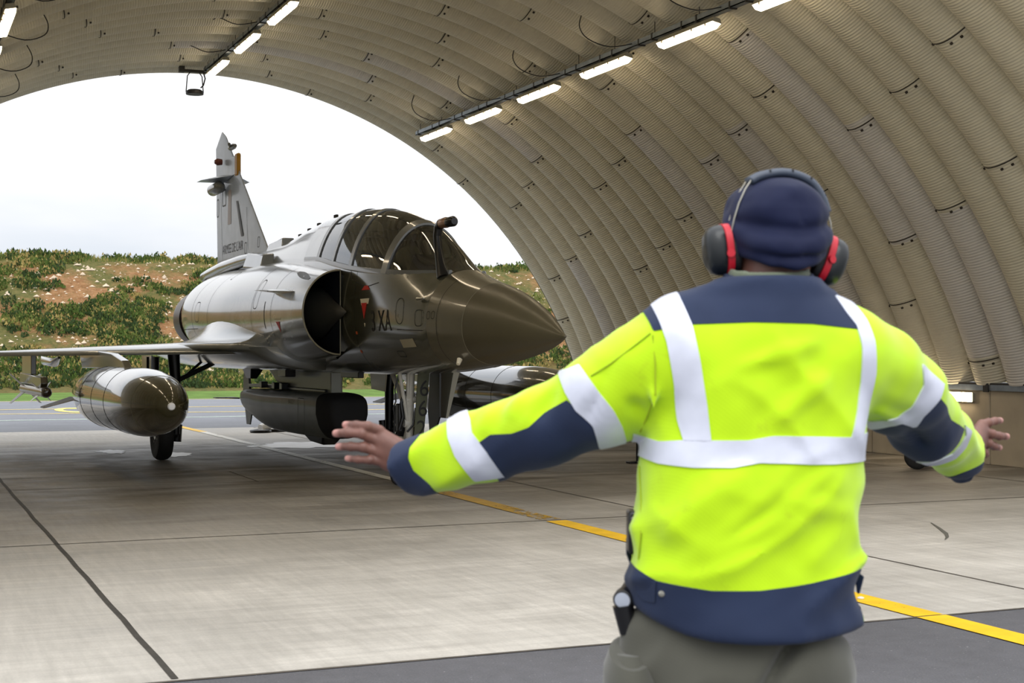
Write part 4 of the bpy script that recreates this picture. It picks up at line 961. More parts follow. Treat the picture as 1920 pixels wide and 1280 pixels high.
# sensor pod
pod = empty('sensor_pod', W(0, 6.2, 0), R(2), 'long dark grey box-shaped pod hanging under the belly of the jet', 'pod')
pm = mat('pod_grey', srgb(104, 108, 103), .5, noise=(2.5, .12), coat=.15)
pmb = mat('pod_black', srgb(38, 38, 40), .75, spec=.2)
ss = [0, .04, .15, .35, .7, 1.2, 3.2, 3.9, 4.5, 5.0, 5.35, 5.55]
w2 = [.20, .25, .285, .315, .33, .33, .33, .32, .29, .25, .17, .06]; zt2 = [.86, .93, .975, 1.0, 1.01, 1.01, .99, .985, .98, .96, .92, .88]; zb2 = [.56, .48, .43, .40, .385, .38, .38, .43, .52, .60, .68, .72]
secs = []
for s in [0, .02, .04, .08, .15, .25, .35, .5, .7, 1.2, 1.8, 2.5, 3.2, 3.6, 3.9, 4.2, 4.5, 4.8, 5.0, 5.2, 5.35, 5.5, 5.55]:
    a, zt, zb = float(ci(s, ss, w2)), float(ci(s, ss, zt2)), float(ci(s, ss, zb2)); zc = zb + (zt - zb) * .55; P = []
    for k in range(48):
        an = 2 * PI * k / 48; cs, sn = math.cos(an), math.sin(an); e = .42
        x = a * abs(cs) ** e * (1 if cs > 0 else -1); z = (zt - zc if sn > 0 else zc - zb) * abs(sn) ** e * (1 if sn > 0 else -1)
        if z < 0: x *= 1 - .42 * (abs(z) / (zc - zb)) ** 1.6
        P.append((x, s, zc + z))
    secs.append([(x, y * .93, z) for x, y, z in P])
v, f = loft(secs); mi = [1 if i < 48 * 7 or i == len(f) - 2 else 0 for i in range(len(f))]; mk('pod_body', v, f, [pm, pmb], pod, mi=mi)
q = MB(); q.box(-.12, .12, .7, 4.7, 1.0, 1.045); q.build('top_rail', gloss_blk, pod, bevel=.01)
q = MB(); q.hull([(-.14, .75, .40), (.14, .75, .40), (-.14, 1.7, .42), (.14, 1.7, .42), (-.1, .9, .29), (.1, .9, .29), (-.1, 1.45, .31), (.1, 1.45, .31)]); q.build('window_fairing', gloss_blk, pod, bevel=.02)
for sg in (-1, 1):
    q = MB(); q.hull([(sg*.2, 4.9, .80), (sg*.2, 4.9, .82), (sg*.2, 5.3, .80), (sg*.2, 5.3, .82), (sg*.52, 5.2, .80), (sg*.52, 5.2, .815), (sg*.52, 5.35, .80), (sg*.52, 5.35, .815)]); q.build('side_fin', gloss_blk, pod, smooth=False)
q = MB(); q.hull([(-.012, 4.9, .55), (.012, 4.9, .55), (-.012, 5.3, .65), (.012, 5.3, .65), (-.01, 5.0, .38), (.01, 5.0, .38), (-.01, 5.2, .38), (.01, 5.2, .38)]); q.build('tail_blade', pm, pod, smooth=False); q = MB(); q.hull([(-.02, 5.0, .95), (.02, 5.0, .95), (-.02, 5.4, .9), (.02, 5.4, .9), (-.015, 5.1, 1.28), (.015, 5.1, 1.28), (-.015, 5.35, 1.28), (.015, 5.35, 1.28)]); q.build('tail_strut', pm, pod, smooth=False)
for s in (2.5, 2.9, 3.6):
    q = MB(); q.box(-.2, -.10, s, s + .14, 1.0, 1.1); q.build('lug', gloss_blk, pod, bevel=.01)
v, f = text_mesh('N 250W', .09); mk('pod_lettering', [(-.333, 1.75 - p[0] * .9, .83 + p[1]) for p in v], f, mat('letter_pale', srgb(170, 170, 150), .6), pod, smooth=False)
q = MB(); vv, ff = outline(rrect(.95, 1.25, .45, .92, .04), .01); q.add([(-.3335, s, z) for s, z in vv], ff); q.build('pod_panel_seam', line_m, pod, smooth=False)

# crew
def crew(s, z, label, hc):
    o = empty('person', W(0, s, z), R(2), label, 'person', 'crew in the cockpit')
    suit = mat('flight_suit', srgb(74, 78, 60), .8); 
    secs = []
    for zz, a, b_ in ((-.15, .17, .12), (.0, .19, .13), (.12, .21, .13), (.2, .19, .12), (.26, .12, .09), (.29, .06, .06), (.36, .055, .06), (.40, .07, .085), (.46, .078, .095), (.52, .075, .095), (.57, .05, .06), (.585, .01, .01)):
        secs.append([(a * math.cos(2*PI*k/24), b_ * math.sin(2*PI*k/24), zz) for k in range(24)])
    v, f = loft(secs); mk('body', v, f, suit, o)
    q = MB(); prof = [(.125, .0), (.135, .06), (.135, .13), (.12, .2), (.08, .245), (.01, .26)]; q.lathe(prof, 28, Matrix.Translation((0, .01, .36))); q.build('helmet', hc, o)
    q = MB()
    P = []
    v = []; f = []
    for i in range(5):
        for k in range(13):
            a = PI + PI * k / 12; v.append((.14 * math.cos(a) * (1 - .04 * i), .01 + .145 * math.sin(a) * (1 - .05 * i), .44 + .03 * i))
    f = [(i * 13 + k, i * 13 + k + 1, (i + 1) * 13 + k + 1, (i + 1) * 13 + k) for i in range(4) for k in range(12)]; mk('visor', v, f, gloss_blk, o)
    q = MB(); q.tube([(0, -.1, .42), (0, -.16, .40), (0, -.17, .34)], [.05, .045, .03], 14); q.tube([(0, -.17, .35), (.05, -.2, .25), (.1, -.14, .1)], .018, 10); q.build('oxygen_mask', gloss_blk, o)
    for sg in (-1, 1):
        q = MB(); q.tube([(sg * .19, .02, .14), (sg * .24, -.08, -.02), (sg * .2, -.28, -.05)], [.06, .05, .04], 14); q.build('sleeve', suit, o)
    return o
crew(4.02, 2.50, 'helmeted person in the front cockpit seat behind the windscreen', mat('helmet_dark', srgb(62, 62, 58), .4))
crew(5.32, 2.58, 'helmeted person in the rear cockpit seat behind the dark canopy frame', mat('helmet_grey', srgb(120, 122, 120), .4))
# ================================================================== MARSHALLER
# local frame: x = right as seen from behind, y = the way he walks in (away), z up
PD = 2.9; PXO = .475
ca_, sa_ = math.cos(YAW), math.sin(YAW)
man_ = empty('person', (PXO * ca_ + PD * sa_, -PXO * sa_ + PD * ca_, 0), -YAW, 'person seen from behind in a yellow and navy hi-vis jacket, both arms spread out', 'person')
def S(px, py, y=0.0):
    d = PD + y; return np.array([(px - 960) / F * d - PXO, y, (657 - py) / F * d + CAMH])
def smin(a, b, k): 
    h = np.clip(.5 + .5 * (b - a) / k, 0, 1); return b * (1 - h) + a * h - k * h * (1 - h)
def smax(a, b, k): return -smin(-a, -b, k)
def cone(P, a, b, ra, rb, sc=None):
    """tapering capsule; sc = squash of y"""
    a = np.asarray(a, float); b = np.asarray(b, float); Q = P
    if sc: Q = P * np.array([1, sc, 1]); a = a * np.array([1, sc, 1]); b = b * np.array([1, sc, 1])
    d = b - a; t = np.clip(((Q - a) @ d) / (d @ d), 0, 1)
    return np.sqrt(((Q - a - t[..., None] * d) ** 2).sum(-1)) - (ra + (rb - ra) * t)
def ell(P, c_, r_): 
    q = (P - np.asarray(c_)) / np.asarray(r_); k = np.sqrt((q ** 2).sum(-1)); return (k - 1) * min(r_)
def stack(P, zs, cx, cy, aw, bw, ex=2.3):
    z = P[..., 2]; o = np.argsort(zs); zs = np.array(zs)[o]
    g = lambda A: ci(z, zs, np.array(A)[o])
    a, b_, x0, y0 = g(aw), g(bw), g(cx), g(cy)
    k = (np.abs((P[..., 0] - x0) / a) ** ex + np.abs((P[..., 1] - y0) / b_) ** ex) ** (1 / ex)
    d = (k - 1) * np.minimum(a, b_)
    return np.maximum(d, np.maximum(zs[0] - z, z - zs[-1]))
def surfnets(fn, lo, hi, h):
    lo = np.array(lo, float); nn = np.ceil((np.array(hi) - lo) / h).astype(int) + 1
    ax = [lo[i] + h * np.arange(nn[i]) for i in range(3)]
    G = np.stack(np.meshgrid(*ax, indexing='ij'), -1); D = np.empty(nn)
    st = max(1, int(6e5 / (nn[1] * nn[2])))
    for i in range(0, nn[0], st): D[i:i + st] = fn(G[i:i + st])
    ins = D < 0; nx, ny, nz_ = nn - 1
    acc = np.zeros((nx, ny, nz_, 3)); cnt = np.zeros((nx, ny, nz_))
    C = [(0,0,0),(1,0,0),(0,1,0),(1,1,0),(0,0,1),(1,0,1),(0,1,1),(1,1,1)]
    E = [(0,1),(2,3),(4,5),(6,7),(0,2),(1,3),(4,6),(5,7),(0,4),(1,5),(2,6),(3,7)]
    sl = lambda c_: (slice(c_[0], c_[0] + nx), slice(c_[1], c_[1] + ny), slice(c_[2], c_[2] + nz_))
    for a, b in E:
        da, db = D[sl(C[a])], D[sl(C[b])]; cr_ = (da < 0) != (db < 0); t = np.where(cr_, da / np.where(cr_, da - db, 1), 0)
        p = np.array(C[a])[None, None, None] + t[..., None] * (np.array(C[b]) - np.array(C[a])); acc += np.where(cr_[..., None], p, 0); cnt += cr_
    act = cnt > 0; idx = -np.ones((nx, ny, nz_), int); idx[act] = np.arange(act.sum())
    ijk = np.argwhere(act); V = lo + h * (ijk + acc[act] / cnt[act][:, None])
    Fq = []
    for ax_ in range(3):
        u, w_ = (ax_ + 1) % 3, (ax_ + 2) % 3
        s0 = [slice(None)] * 3; s1 = [slice(None)] * 3
        for q in range(3): s0[q] = slice(1, nn[q] - 1); s1[q] = slice(1, nn[q] - 1)
        s0[ax_] = slice(0, nn[ax_] - 1); s1[ax_] = slice(1, nn[ax_])
        A = ins[tuple(s0)]; B = ins[tuple(s1)]; w2_ = np.argwhere(A != B)
        if len(w2_) == 0: continue
        off = np.ones(3, int); off[ax_] = 0; base = w2_ + off
        fl = A[tuple(w2_.T)]
        def I(du, dw):
            q = base.copy(); q[:, u] -= du; q[:, w_] -= dw; return idx[tuple(q.T)]
        q4 = np.stack([I(0, 0), I(1, 0), I(1, 1), I(0, 1)], 1); q4[~fl] = q4[~fl][:, ::-1]; Fq.append(q4)
    return V, np.concatenate(Fq)
def vnormals(V, Q):
    n_ = np.cross(V[Q[:, 2]] - V[Q[:, 0]], V[Q[:, 3 % Q.shape[1]]] - V[Q[:, 1]]) if Q.shape[1] == 4 else np.cross(V[Q[:, 1]] - V[Q[:, 0]], V[Q[:, 2]] - V[Q[:, 0]])
    N = np.zeros_like(V)
    for k in range(Q.shape[1]): np.add.at(N, Q[:, k], n_)
    return N / np.maximum(np.linalg.norm(N, axis=1, keepdims=True), 1e-12)
def smoothm(V, Q, it=2, lam=.5):
    for _ in range(it):
        A = np.zeros_like(V); c_ = np.zeros(len(V))
        for k in range(4):
            a, b = Q[:, k], Q[:, (k + 1) % 4]; np.add.at(A, a, V[b]); np.add.at(c_, a, 1); np.add.at(A, b, V[a]); np.add.at(c_, b, 1)
        V = V + lam * (A / c_[:, None] - V)
    return V
def mesh_np(name, V, Q, m, parent, keep=None):
    me = bpy.data.meshes.new(name); k = Q.shape[1]
    me.vertices.add(len(V)); me.vertices.foreach_set('co', V.astype(np.float32).ravel())
    me.loops.add(len(Q) * k); me.loops.foreach_set('vertex_index', Q.astype(np.int32).ravel())
    me.polygons.add(len(Q)); me.polygons.foreach_set('loop_start', np.arange(0, len(Q) * k, k, dtype=np.int32)); me.polygons.foreach_set('loop_total', np.full(len(Q), k, dtype=np.int32))
    me.materials.append(m); me.update(calc_edges=True); me.polygons.foreach_set('use_smooth', [True] * len(Q))
    o = bpy.data.objects.new(name, me); col.objects.link(o); o.parent = parent; return o
def clip(V, N, T, fld):
    """keep the part of triangle mesh where fld > 0, cutting triangles cleanly"""
    d = fld(V); d = np.where(np.abs(d) < 1e-7, 1e-7, d); pos = d[T] > 0; c_ = pos.sum(1)
    keep = list(map(tuple, T[c_ == 3])); VV = list(V); NN = list(N); cache = {}
    def cut(a, b):
        k = (min(a, b), max(a, b))
        if k not in cache:
            t = d[a] / (d[a] - d[b]); VV.append(V[a] + (V[b] - V[a]) * t); NN.append(N[a] + (N[b] - N[a]) * t); cache[k] = len(VV) - 1
        return cache[k]
    for tr, ps in zip(T[(c_ == 1) | (c_ == 2)], pos[(c_ == 1) | (c_ == 2)]):
        if ps.sum() == 1: i = int(np.argmax(ps)); a, b, e = tr[i], tr[(i + 1) % 3], tr[(i + 2) % 3]; keep.append((a, cut(a, b), cut(a, e)))
        else: i = int(np.argmin(ps)); a, b, e = tr[i], tr[(i + 1) % 3], tr[(i + 2) % 3]; x, y = cut(a, b), cut(a, e); keep += [(x, b, e), (x, e, y)]
    T2 = np.array(keep); u, inv = np.unique(T2, return_inverse=True); return np.array(VV)[u], np.array(NN)[u], inv.reshape(T2.shape)
def patchm(name, V, N, T, flds, m, parent, off=.0025, label=None):
    for fn in flds:
        V, N, T = clip(V, N, T, fn)
    N = N / np.linalg.norm(N, axis=1, keepdims=True)
    e = np.concatenate([T[:, [0, 1]], T[:, [1, 2]], T[:, [2, 0]]]); key = np.sort(e, 1); uq, ix, cn = np.unique(key, axis=0, return_index=True, return_counts=True); be = e[ix[cn == 1]]
    nV = len(V); V2 = np.concatenate([V + N * off, V - N * .001]); tri = np.concatenate([T, np.stack([be[:, 1], be[:, 0], be[:, 0] + nV], 1), np.stack([be[:, 1], be[:, 0] + nV, be[:, 1] + nV], 1)])
    o = mesh_np(name, V2, tri, m, parent); o.data.set_sharp_from_angle(angle=R(60))
    if label: o['label'] = label
    return o
def xz(p): return p[..., 0], p[..., 2]
def halfplane(p0, p1):
    """positive to the left of p0->p1 in the x-z plane seen from behind"""
    (x0, z0), (x1, z1) = p0, p1; L = math.hypot(x1 - x0, z1 - z0)
    return lambda V: ((x1 - x0) * (V[:, 2] - z0) - (z1 - z0) * (V[:, 0] - x0)) / L
def inpoly(poly):
    P = np.array(poly)
    def fn(V):
        x, z = V[:, 0], V[:, 2]; dmin = np.full(len(V), 1e9); ins = np.zeros(len(V), bool)
        for i in range(len(P)):
            a, b = P[i], P[(i + 1) % len(P)]; e = b - a; w_ = np.stack([x - a[0], z - a[1]], 1); t = np.clip((w_ @ e) / (e @ e), 0, 1); dd = ((w_ - t[:, None] * e) ** 2).sum(1); dmin = np.minimum(dmin, dd)
            c1 = (a[1] > z) != (b[1] > z); xx = a[0] + (z - a[1]) / np.where(b[1] - a[1] == 0, 1e-9, b[1] - a[1]) * (b[0] - a[0]); ins ^= c1 & (x < xx)
        return np.sqrt(dmin) * np.where(ins, 1, -1)
    return fn
def B(px, py, y=-.12): s = S(px, py, y); return (s[0], s[2])

# sleeve axis points (shoulder -> cuff) with radii
LA = [(S(1285, 655, 0), .098), (S(1210, 697, .01), .093), (S(1130, 748, .03), .086), (S(1025, 795, .08), .079), (S(965, 812, .11), .070), (S(900, 836, .14), .067), (S(845, 855, .17), .060), (S(800, 866, .20), .052), (S(762, 874, .215), .050)]
RA = [(S(1588, 662, .02), .095), (S(1640, 690, .06), .090), (S(1690, 738, .15), .083), (S(1728, 783, .28), .077), (S(1762, 815, .40), .068), (S(1790, 842, .52), .056), (S(1806, 858, .60), .050), (S(1815, 863, .70), .05)]
def chain(P, A, k=.02, grow=0):
    d = None
    for (a, ra), (b, rb) in zip(A[:-1], A[1:]):
        q = cone(P, a, b, ra + grow, rb + grow); d = q if d is None else smin(d, q, k)
    return d
zT = lambda py: S(0, py)[2]
def xs_(pl, pr): return (S(pl, 0)[0] + S(pr, 0)[0]) / 2, (S(pr, 0)[0] - S(pl, 0)[0]) / 2
rowsT = [(1200, 1206, 1592, .165), (1172, 1200, 1602, .166), (1130, 1192, 1608, .162), (1085, 1190, 1606, .158), (1040, 1190, 1603, .156), (980, 1196, 1604, .152), (920, 1203, 1604, .146), (860, 1205, 1606, .140), (800, 1212, 1624, .138), (740, 1222, 1632, .138), (680, 1235, 1632, .135), (630, 1262, 1615, .120), (590, 1310, 1580, .09), (560, 1350, 1540, .06)]
zs_ = [zT(r[0]) for r in rowsT]; cxs = [xs_(r[1], r[2])[0] for r in rowsT]; aw_ = [xs_(r[1], r[2])[1] for r in rowsT]; bw_ = [r[3] for r in rowsT]
def folds(P):
    x, y, z = P[..., 0], P[..., 1], P[..., 2]
    wv_ = vnoise(P * 3.0, 21) * .5
    q1 = np.stack([(x * .8 + z * .6) * 3.2, y * 4, (z * .8 - x * .6) * 16], -1) * .8
    q2 = np.stack([(x * .7 - z * .7) * 4, y * 5, (z * .7 + x * .7) * 13], -1)
    amp = .4 + .6 * np.clip((1.42 - z) / .25, 0, 1)
    f1 = 1 - 2.6 * np.abs(vnoise(q1 + wv_[..., None], 3)); f2 = 1 - 2.4 * np.abs(vnoise(q2, 4)); f3 = vnoise(P * 22, 6)
    return .0095 * amp * f1 + .0075 * f2 * np.clip(.3 + amp, 0, 1) + .0022 * f3
def ridge(P, a, b, w_, h):
    """raised soft fold along segment ab"""
    a = np.asarray(a); b = np.asarray(b); d = b - a; t = np.clip(((P - a) @ d) / (d @ d), 0, 1); r2 = ((P - a - t[..., None] * d) ** 2).sum(-1)
    return h * np.exp(-r2 / w_ ** 2) * np.sin(PI * np.clip(t * .9 + .05, 0, 1))
RID = [(S(1250, 1000, -.12), S(1400, 880, -.14), .022, .013), (S(1290, 1050, -.13), S(1470, 905, -.15), .020, .010), (S(1400, 1010, -.15), S(1560, 880, -.13), .018, .009), (S(1330, 1040, -.15), S(1500, 960, -.15), .018, .006),
       (S(1480, 940, -.15), S(1590, 960, -.10), .02, .009), (S(1575, 990, -.10), S(1510, 1060, -.14), .018, .005), (S(1440, 800, -.14), S(1560, 700, -.13), .022, .007), (S(1380, 690, -.14), S(1540, 640, -.13), .02, .006), (S(1225, 720, -.1), S(1225, 810, -.11), .016, .010),
       (S(985, 745, .05), S(955, 790, .04), .022, .016), (S(930, 775, .08), S(900, 815, .07), .018, .012), (S(1040, 730, .0), S(1000, 790, .0), .02, -.009), (S(860, 800, .12), S(850, 850, .11), .018, .009), (S(1150, 690, -.05), S(1100, 790, -.04), .02, -.007), (S(1180, 740, -.06), S(1215, 800, -.08), .02, -.008),
       (S(1650, 690, -.03), S(1740, 715, .07), .018, .012), (S(1650, 730, -.02), S(1725, 760, .08), .016, .010), (S(1645, 770, 0), S(1700, 790, .1), .015, .009), (S(1780, 770, .25), S(1750, 800, .2), .02, .012), (S(1740, 830, .28), S(1700, 800, .1), .018, -.008)]
def jacket(P):
    x, y, z = P[..., 0], P[..., 1], P[..., 2]
    tor = stack(P, zs_, cxs, [.0] * len(zs_), aw_, bw_, 2.35)
    sh = smin(cone(P, S(1435, 603, .01), LA[0][0], .098, .094, 1.0), cone(P, S(1455, 603, .01), RA[0][0], .098, .092, 1.0), .03)
    nk = cone(P, S(1441, 640, 0), S(1441, 535, .0), .10, .082)
    d = smin(smin(tor, sh, .05), nk, .05)
    d = smin(d, chain(P, LA), .035); d = smin(d, chain(P, RA), .035)
    d = d - folds(P)
    for a, b, w_, h in RID: d = d - 2.1 * ridge(P, a, b, w_ * .75, h)
    hemz = zT(1178) + .35 * np.clip(x, -.25, .25) ** 2 + 1.5 * np.clip(-x - .10, 0, .15) ** 2
    d = smax(d, hemz - z, .012)
    # neckline and cuffs are cut square
    d = smax(d, (z - zT(521)) , .01)
    e = S(748, 872, .215); nrm = np.array([-.88, .42, -.22]); nrm /= np.linalg.norm(nrm); far = x < -.35
    d = np.where(far, smax(d, (P - e) @ nrm, .008), d)
    return d
lo = (-.92, -.24, .98); hi = (.60, .86, 1.80)
V, Q = surfnets(jacket, lo, hi, .0072)
V = smoothm(V, Q, 1); N = vnormals(V, Q); T = np.concatenate([Q[:, [0, 1, 2]], Q[:, [0, 2, 3]]])
def fabric(name, c_, rough=.75, weave=900, sheen=.3, dirt=None):
    m = mat(name, c_, rough, noise=(14, .05), sheen=sheen, spec=.25)
    n = m.node_tree.nodes; l = m.node_tree.links; b = n['Principled BSDF']; t = [q for q in n if q.bl_idname == 'ShaderNodeTexCoord'][0]
    wv = n.new('ShaderNodeTexWave'); wv.inputs['Scale'].default_value = weave / 6.28 / 2; wv.bands_direction = 'DIAGONAL'; wv.inputs['Distortion'].default_value = .6; l.new(t.outputs['Object'], wv.inputs['Vector'])
    bp = n.new('ShaderNodeBump'); bp.inputs['Strength'].default_value = .12; bp.inputs['Distance'].default_value = .0006; l.new(wv.outputs['Fac'], bp.inputs['Height']); l.new(bp.outputs['Normal'], b.inputs['Normal'])
    if dirt:
        z = n.new('ShaderNodeTexNoise'); z.inputs['Scale'].default_value = 9; z.inputs['Detail'].default_value = 7; z.inputs['Roughness'].default_value = .65; z.inputs['Distortion'].default_value = 1.0; l.new(t.outputs['Object'], z.inputs['Vector'])
        r = n.new('ShaderNodeMapRange'); r.inputs['From Min'].default_value = .60; r.inputs['From Max'].default_value = .80; r.inputs['To Max'].default_value = .55; l.new(z.outputs['Fac'], r.inputs['Value'])
        src = b.inputs['Base Color'].links[0].from_socket; x = n.new('ShaderNodeMix'); x.data_type = 'RGBA'; x.inputs[7].default_value = dirt; l.new(src, x.inputs[6]); l.new(r.outputs['Result'], x.inputs[0]); l.new(x.outputs[2], b.inputs['Base Color'])
    return m
hiviz = fabric('hi_vis_yellow', (.47, .73, .002, 1), dirt=srgb(150, 165, 20))
navy = fabric('navy_cloth', srgb(33, 44, 70), weave=1100, sheen=.08)
silver = mat('reflective_tape', srgb(205, 208, 222), .42, metal=.15, spec=.6, noise=(30, .04), bump=(60, .12, .002))
jk = mesh_np('jacket', V, Q, hiviz, man_); jk['label'] = 'fluorescent yellow jacket shell'
torso_only = lambda V_: np.minimum(V_[:, 0] - B(1196, 0)[0] + .0, B(1640, 0)[0] - V_[:, 0])
# yoke
yk = [inpoly([B(1212, 570), B(1229, 620), B(1300, 608), B(1413, 604), B(1525, 607), B(1621, 617), B(1636, 624), B(1625, 580), B(1600, 540), B(1500, 440), B(1380, 440), B(1225, 540)])]
patchm('shoulder_yoke', V, N, T, yk, navy, jk, .002, 'navy yoke')
hem_f = inpoly([B(1150, 1040), B(1184, 1066), B(1232, 1090), B(1330, 1102), B(1420, 1101), B(1520, 1089), B(1622, 1070), B(1640, 1260), B(1150, 1260)])
patchm('hem_band', V, N, T, [hem_f], navy, jk, .002, 'navy hem band')
patchm('waist_tape', V, N, T, [inpoly([B(1190, 817), B(1240, 830), B(1285, 826), B(1400, 824), B(1445, 816), B(1470, 816), B(1600, 820), B(1650, 812), B(1650, 868), B(1600, 869), B(1560, 870), B(1420, 866), B(1370, 876), B(1300, 876), B(1240, 872), B(1190, 858)]), torso_only], silver, jk, .0035)
bk = lambda V_: .10 - V_[:, 1]
patchm('shoulder_tape', V, N, T, [inpoly([B(1228, 545), B(1233, 575), B(1252, 640), B(1266, 720), B(1274, 790), B(1284, 828), B(1333, 828), B(1326, 760), B(1314, 680), B(1300, 610), B(1284, 562), B(1278, 530)]), bk], silver, jk, .0035)
patchm('shoulder_tape', V, N, T, [inpoly([B(1580, 550), B(1598, 585), B(1615, 610), B(1622, 650), B(1620, 720), B(1612, 770), B(1597, 824), B(1622, 824), B(1640, 780), B(1652, 700), B(1650, 640), B(1640, 600), B(1620, 560)]), bk], silver, jk, .0035)
# left sleeve
patchm('sleeve_tape', V, N, T, [inpoly([B(1048, 700, 0), B(1086, 684, 0), B(1100, 705, 0), B(1120, 733, -.02), B(1148, 768, -.02), B(1166, 800, -.02), B(1175, 828, 0), B(1125, 842, 0), B(1110, 795, 0), B(1079, 768, 0), B(1060, 735, 0)])], silver, jk, .0035)
patchm('sleeve_tape', V, N, T, [inpoly([B(838, 785, .12), B(872, 765, .1), B(882, 785, .1), B(886, 809, .1), B(911, 841, .1), B(945, 892, .1), B(890, 898, .12), B(856, 853, .12), B(842, 820, .12)])], silver, jk, .0035)
patchm('elbow_panel', V, N, T, [inpoly([B(898, 828, .1), B(920, 812, .1), B(959, 811, .06), B(991, 799, .05), B(1020, 774, .03), B(1062, 749, 0), B(1086, 770, 0), B(1112, 797, 0), B(1128, 845, 0), B(1062, 880, .02), B(997, 905, .04), B(940, 915, .1), B(915, 845, .1)])], navy, jk, .002, 'navy underarm panel')
patchm('cuff', V, N, T, [inpoly([B(700, 800, .2), B(790, 812, .18), B(769, 838, .17), B(767, 858, .17), B(776, 880, .17), B(806, 907, .15), B(830, 940, .15), B(700, 940, .2)])], navy, jk, .002, 'navy cuff')
# right sleeve
y2 = .12
patchm('sleeve_tape', V, N, T, [inpoly([B(1722, 680, .04), B(1726, 722, .05), B(1703, 762, .06), B(1680, 782, .05), B(1640, 795, 0), B(1650, 815, .0), B(1690, 792, .06), B(1716, 800, .10), B(1724, 778, .10), B(1748, 746, .12), B(1760, 720, .12)])], silver, jk, .0035)
patchm('elbow_panel', V, N, T, [inpoly([B(1750, 745, .12), B(1763, 762, .16), B(1776, 785, .2), B(1798, 802, .3), B(1790, 826, .3), B(1775, 845, .3), B(1756, 862, .28), B(1735, 870, .2), B(1650, 830, .0), B(1650, 812, .0), B(1690, 791, .06), B(1716, 800, .10), B(1724, 778, .10)])], navy, jk, .002, 'navy underarm panel')
patchm('sleeve_tape', V, N, T, [inpoly([B(1798, 795, .3), B(1797, 812, .34), B(1788, 832, .34), B(1775, 848, .34), B(1756, 862, .28), B(1735, 868, .25), B(1742, 882, .25), B(1768, 874, .3), B(1790, 858, .34), B(1803, 835, .36), B(1808, 805, .36)])], silver, jk, .0035)
e_ = S(1808, 858, .63); nr_ = RA[-1][0] - RA[-3][0]; nr_ = nr_ / np.linalg.norm(nr_)
patchm('cuff', V, N, T, [inpoly([B(1850, 835, .62), B(1828, 852, .6), B(1818, 868, .55), B(1796, 884, .5), B(1776, 896, .5), B(1790, 925, .5), B(1860, 925, .6)])], navy, jk, .002, 'navy cuff')
# collar
def collar(P):
    x, y, z = P[..., 0], P[..., 1], P[..., 2]; c_ = S(1441, 540, .0); rr = np.sqrt(((x - c_[0]) / 1.0) ** 2 + ((y - c_[1]) / .92) ** 2)
    r0 = .083 + .12 * np.clip(c_[2] + .012 - z, 0, 1)
    return smax(smax(np.abs(rr - r0) - .006, z - (zT(511) + .016 * np.clip(y / .08, -1, 1)), .006), (zT(562) - z), .006)
Vc, Qc = surfnets(collar, (-.12, -.12, zT(575)), (.17, .12, zT(500)), .004); mesh_np('collar', smoothm(Vc, Qc, 2), Qc, navy, jk)
def ucollar(P):
    x, y, z = P[..., 0], P[..., 1], P[..., 2]; c_ = S(1441, 540, .0); rr = np.sqrt((x - c_[0]) ** 2 + ((y - c_[1]) / .92) ** 2)
    return smax(smax(np.abs(rr - .0765) - .004, z - (zT(501) + .014 * np.clip(y / .08, -1, 1)), .005), (zT(545) - z), .005)
Vc, Qc = surfnets(ucollar, (-.12, -.12, zT(560)), (.17, .12, zT(495)), .004); mesh_np('shirt_collar', smoothm(Vc, Qc, 2), Qc, fabric('shirt_green', srgb(104, 112, 92)), man_)
# hanging loop on the yoke, side seams
q = MB(); q.tube([S(1436, 547, -.098), S(1460, 546, -.104), S(1500, 549, -.096), S(1504, 551, -.09)], .0035, 8); q.build('hanger_loop', navy, jk)
# seam piping
def onback(px, py): 
    p = S(px, py, -.14); d2 = ((V[:, 0] - p[0]) ** 2 + (V[:, 2] - p[2]) ** 2); c_ = np.where(N[:, 1] < -.1, d2, 9); i = int(np.argmin(c_)); return V[i] + N[i] * .0015
seam_y = mat('seam_thread', srgb(150, 170, 8), .8)
for pts in ([(1232, 628), (1234, 680), (1230, 740), (1222, 790), (1212, 815)], [(1226, 622), (1190, 655), (1150, 685), (1112, 705)], [(1212, 885), (1212, 950), (1208, 1010), (1205, 1060)]):
    q = MB(); q.tube([onback(*p) for p in pts], .0016, 6); q.build('sleeve_seam', seam_y, jk)
# hem tab with snap, snaps
q = MB(); a = onback(1215, 1115); 
pt = [onback(px, py) + np.array([0, -.004, 0]) for px, py in ((1196, 1092), (1232, 1096), (1232, 1138), (1212, 1140), (1198, 1120))]
q.add([tuple(p) for p in pt] + [tuple(p + np.array([0, .006, 0])) for p in pt], [(0, 1, 2, 3, 4), (9, 8, 7, 6, 5)] + [(i, (i + 1) % 5, (i + 1) % 5 + 5, i + 5) for i in range(5)]); q.build('hem_tab', navy, jk, smooth=False, bevel=.002)
for px, py in ((1246, 1118),):
    p = onback(px, py); q = MB(); q.lathe([(.001, .003), (.005, .0025), (.0065, .0)], 16, Matrix.Translation(Vector(p) + Vector((0, -.002, 0))) @ Matrix.Rotation(R(90), 4, 'X')); q.build('snap_button', metal_m, jk)
# flap of the side pocket sticking out on the right hip
q = MB(); q.hull([S(1600, 1066, -.02), S(1620, 1080, -.03), S(1600, 1066, .03), S(1620, 1080, .02), S(1606, 1112, -.02), S(1611, 1113, -.02), S(1606, 1112, .03), S(1611, 1113, .03)]); q.build('pocket_flap', navy, jk, bevel=.003)
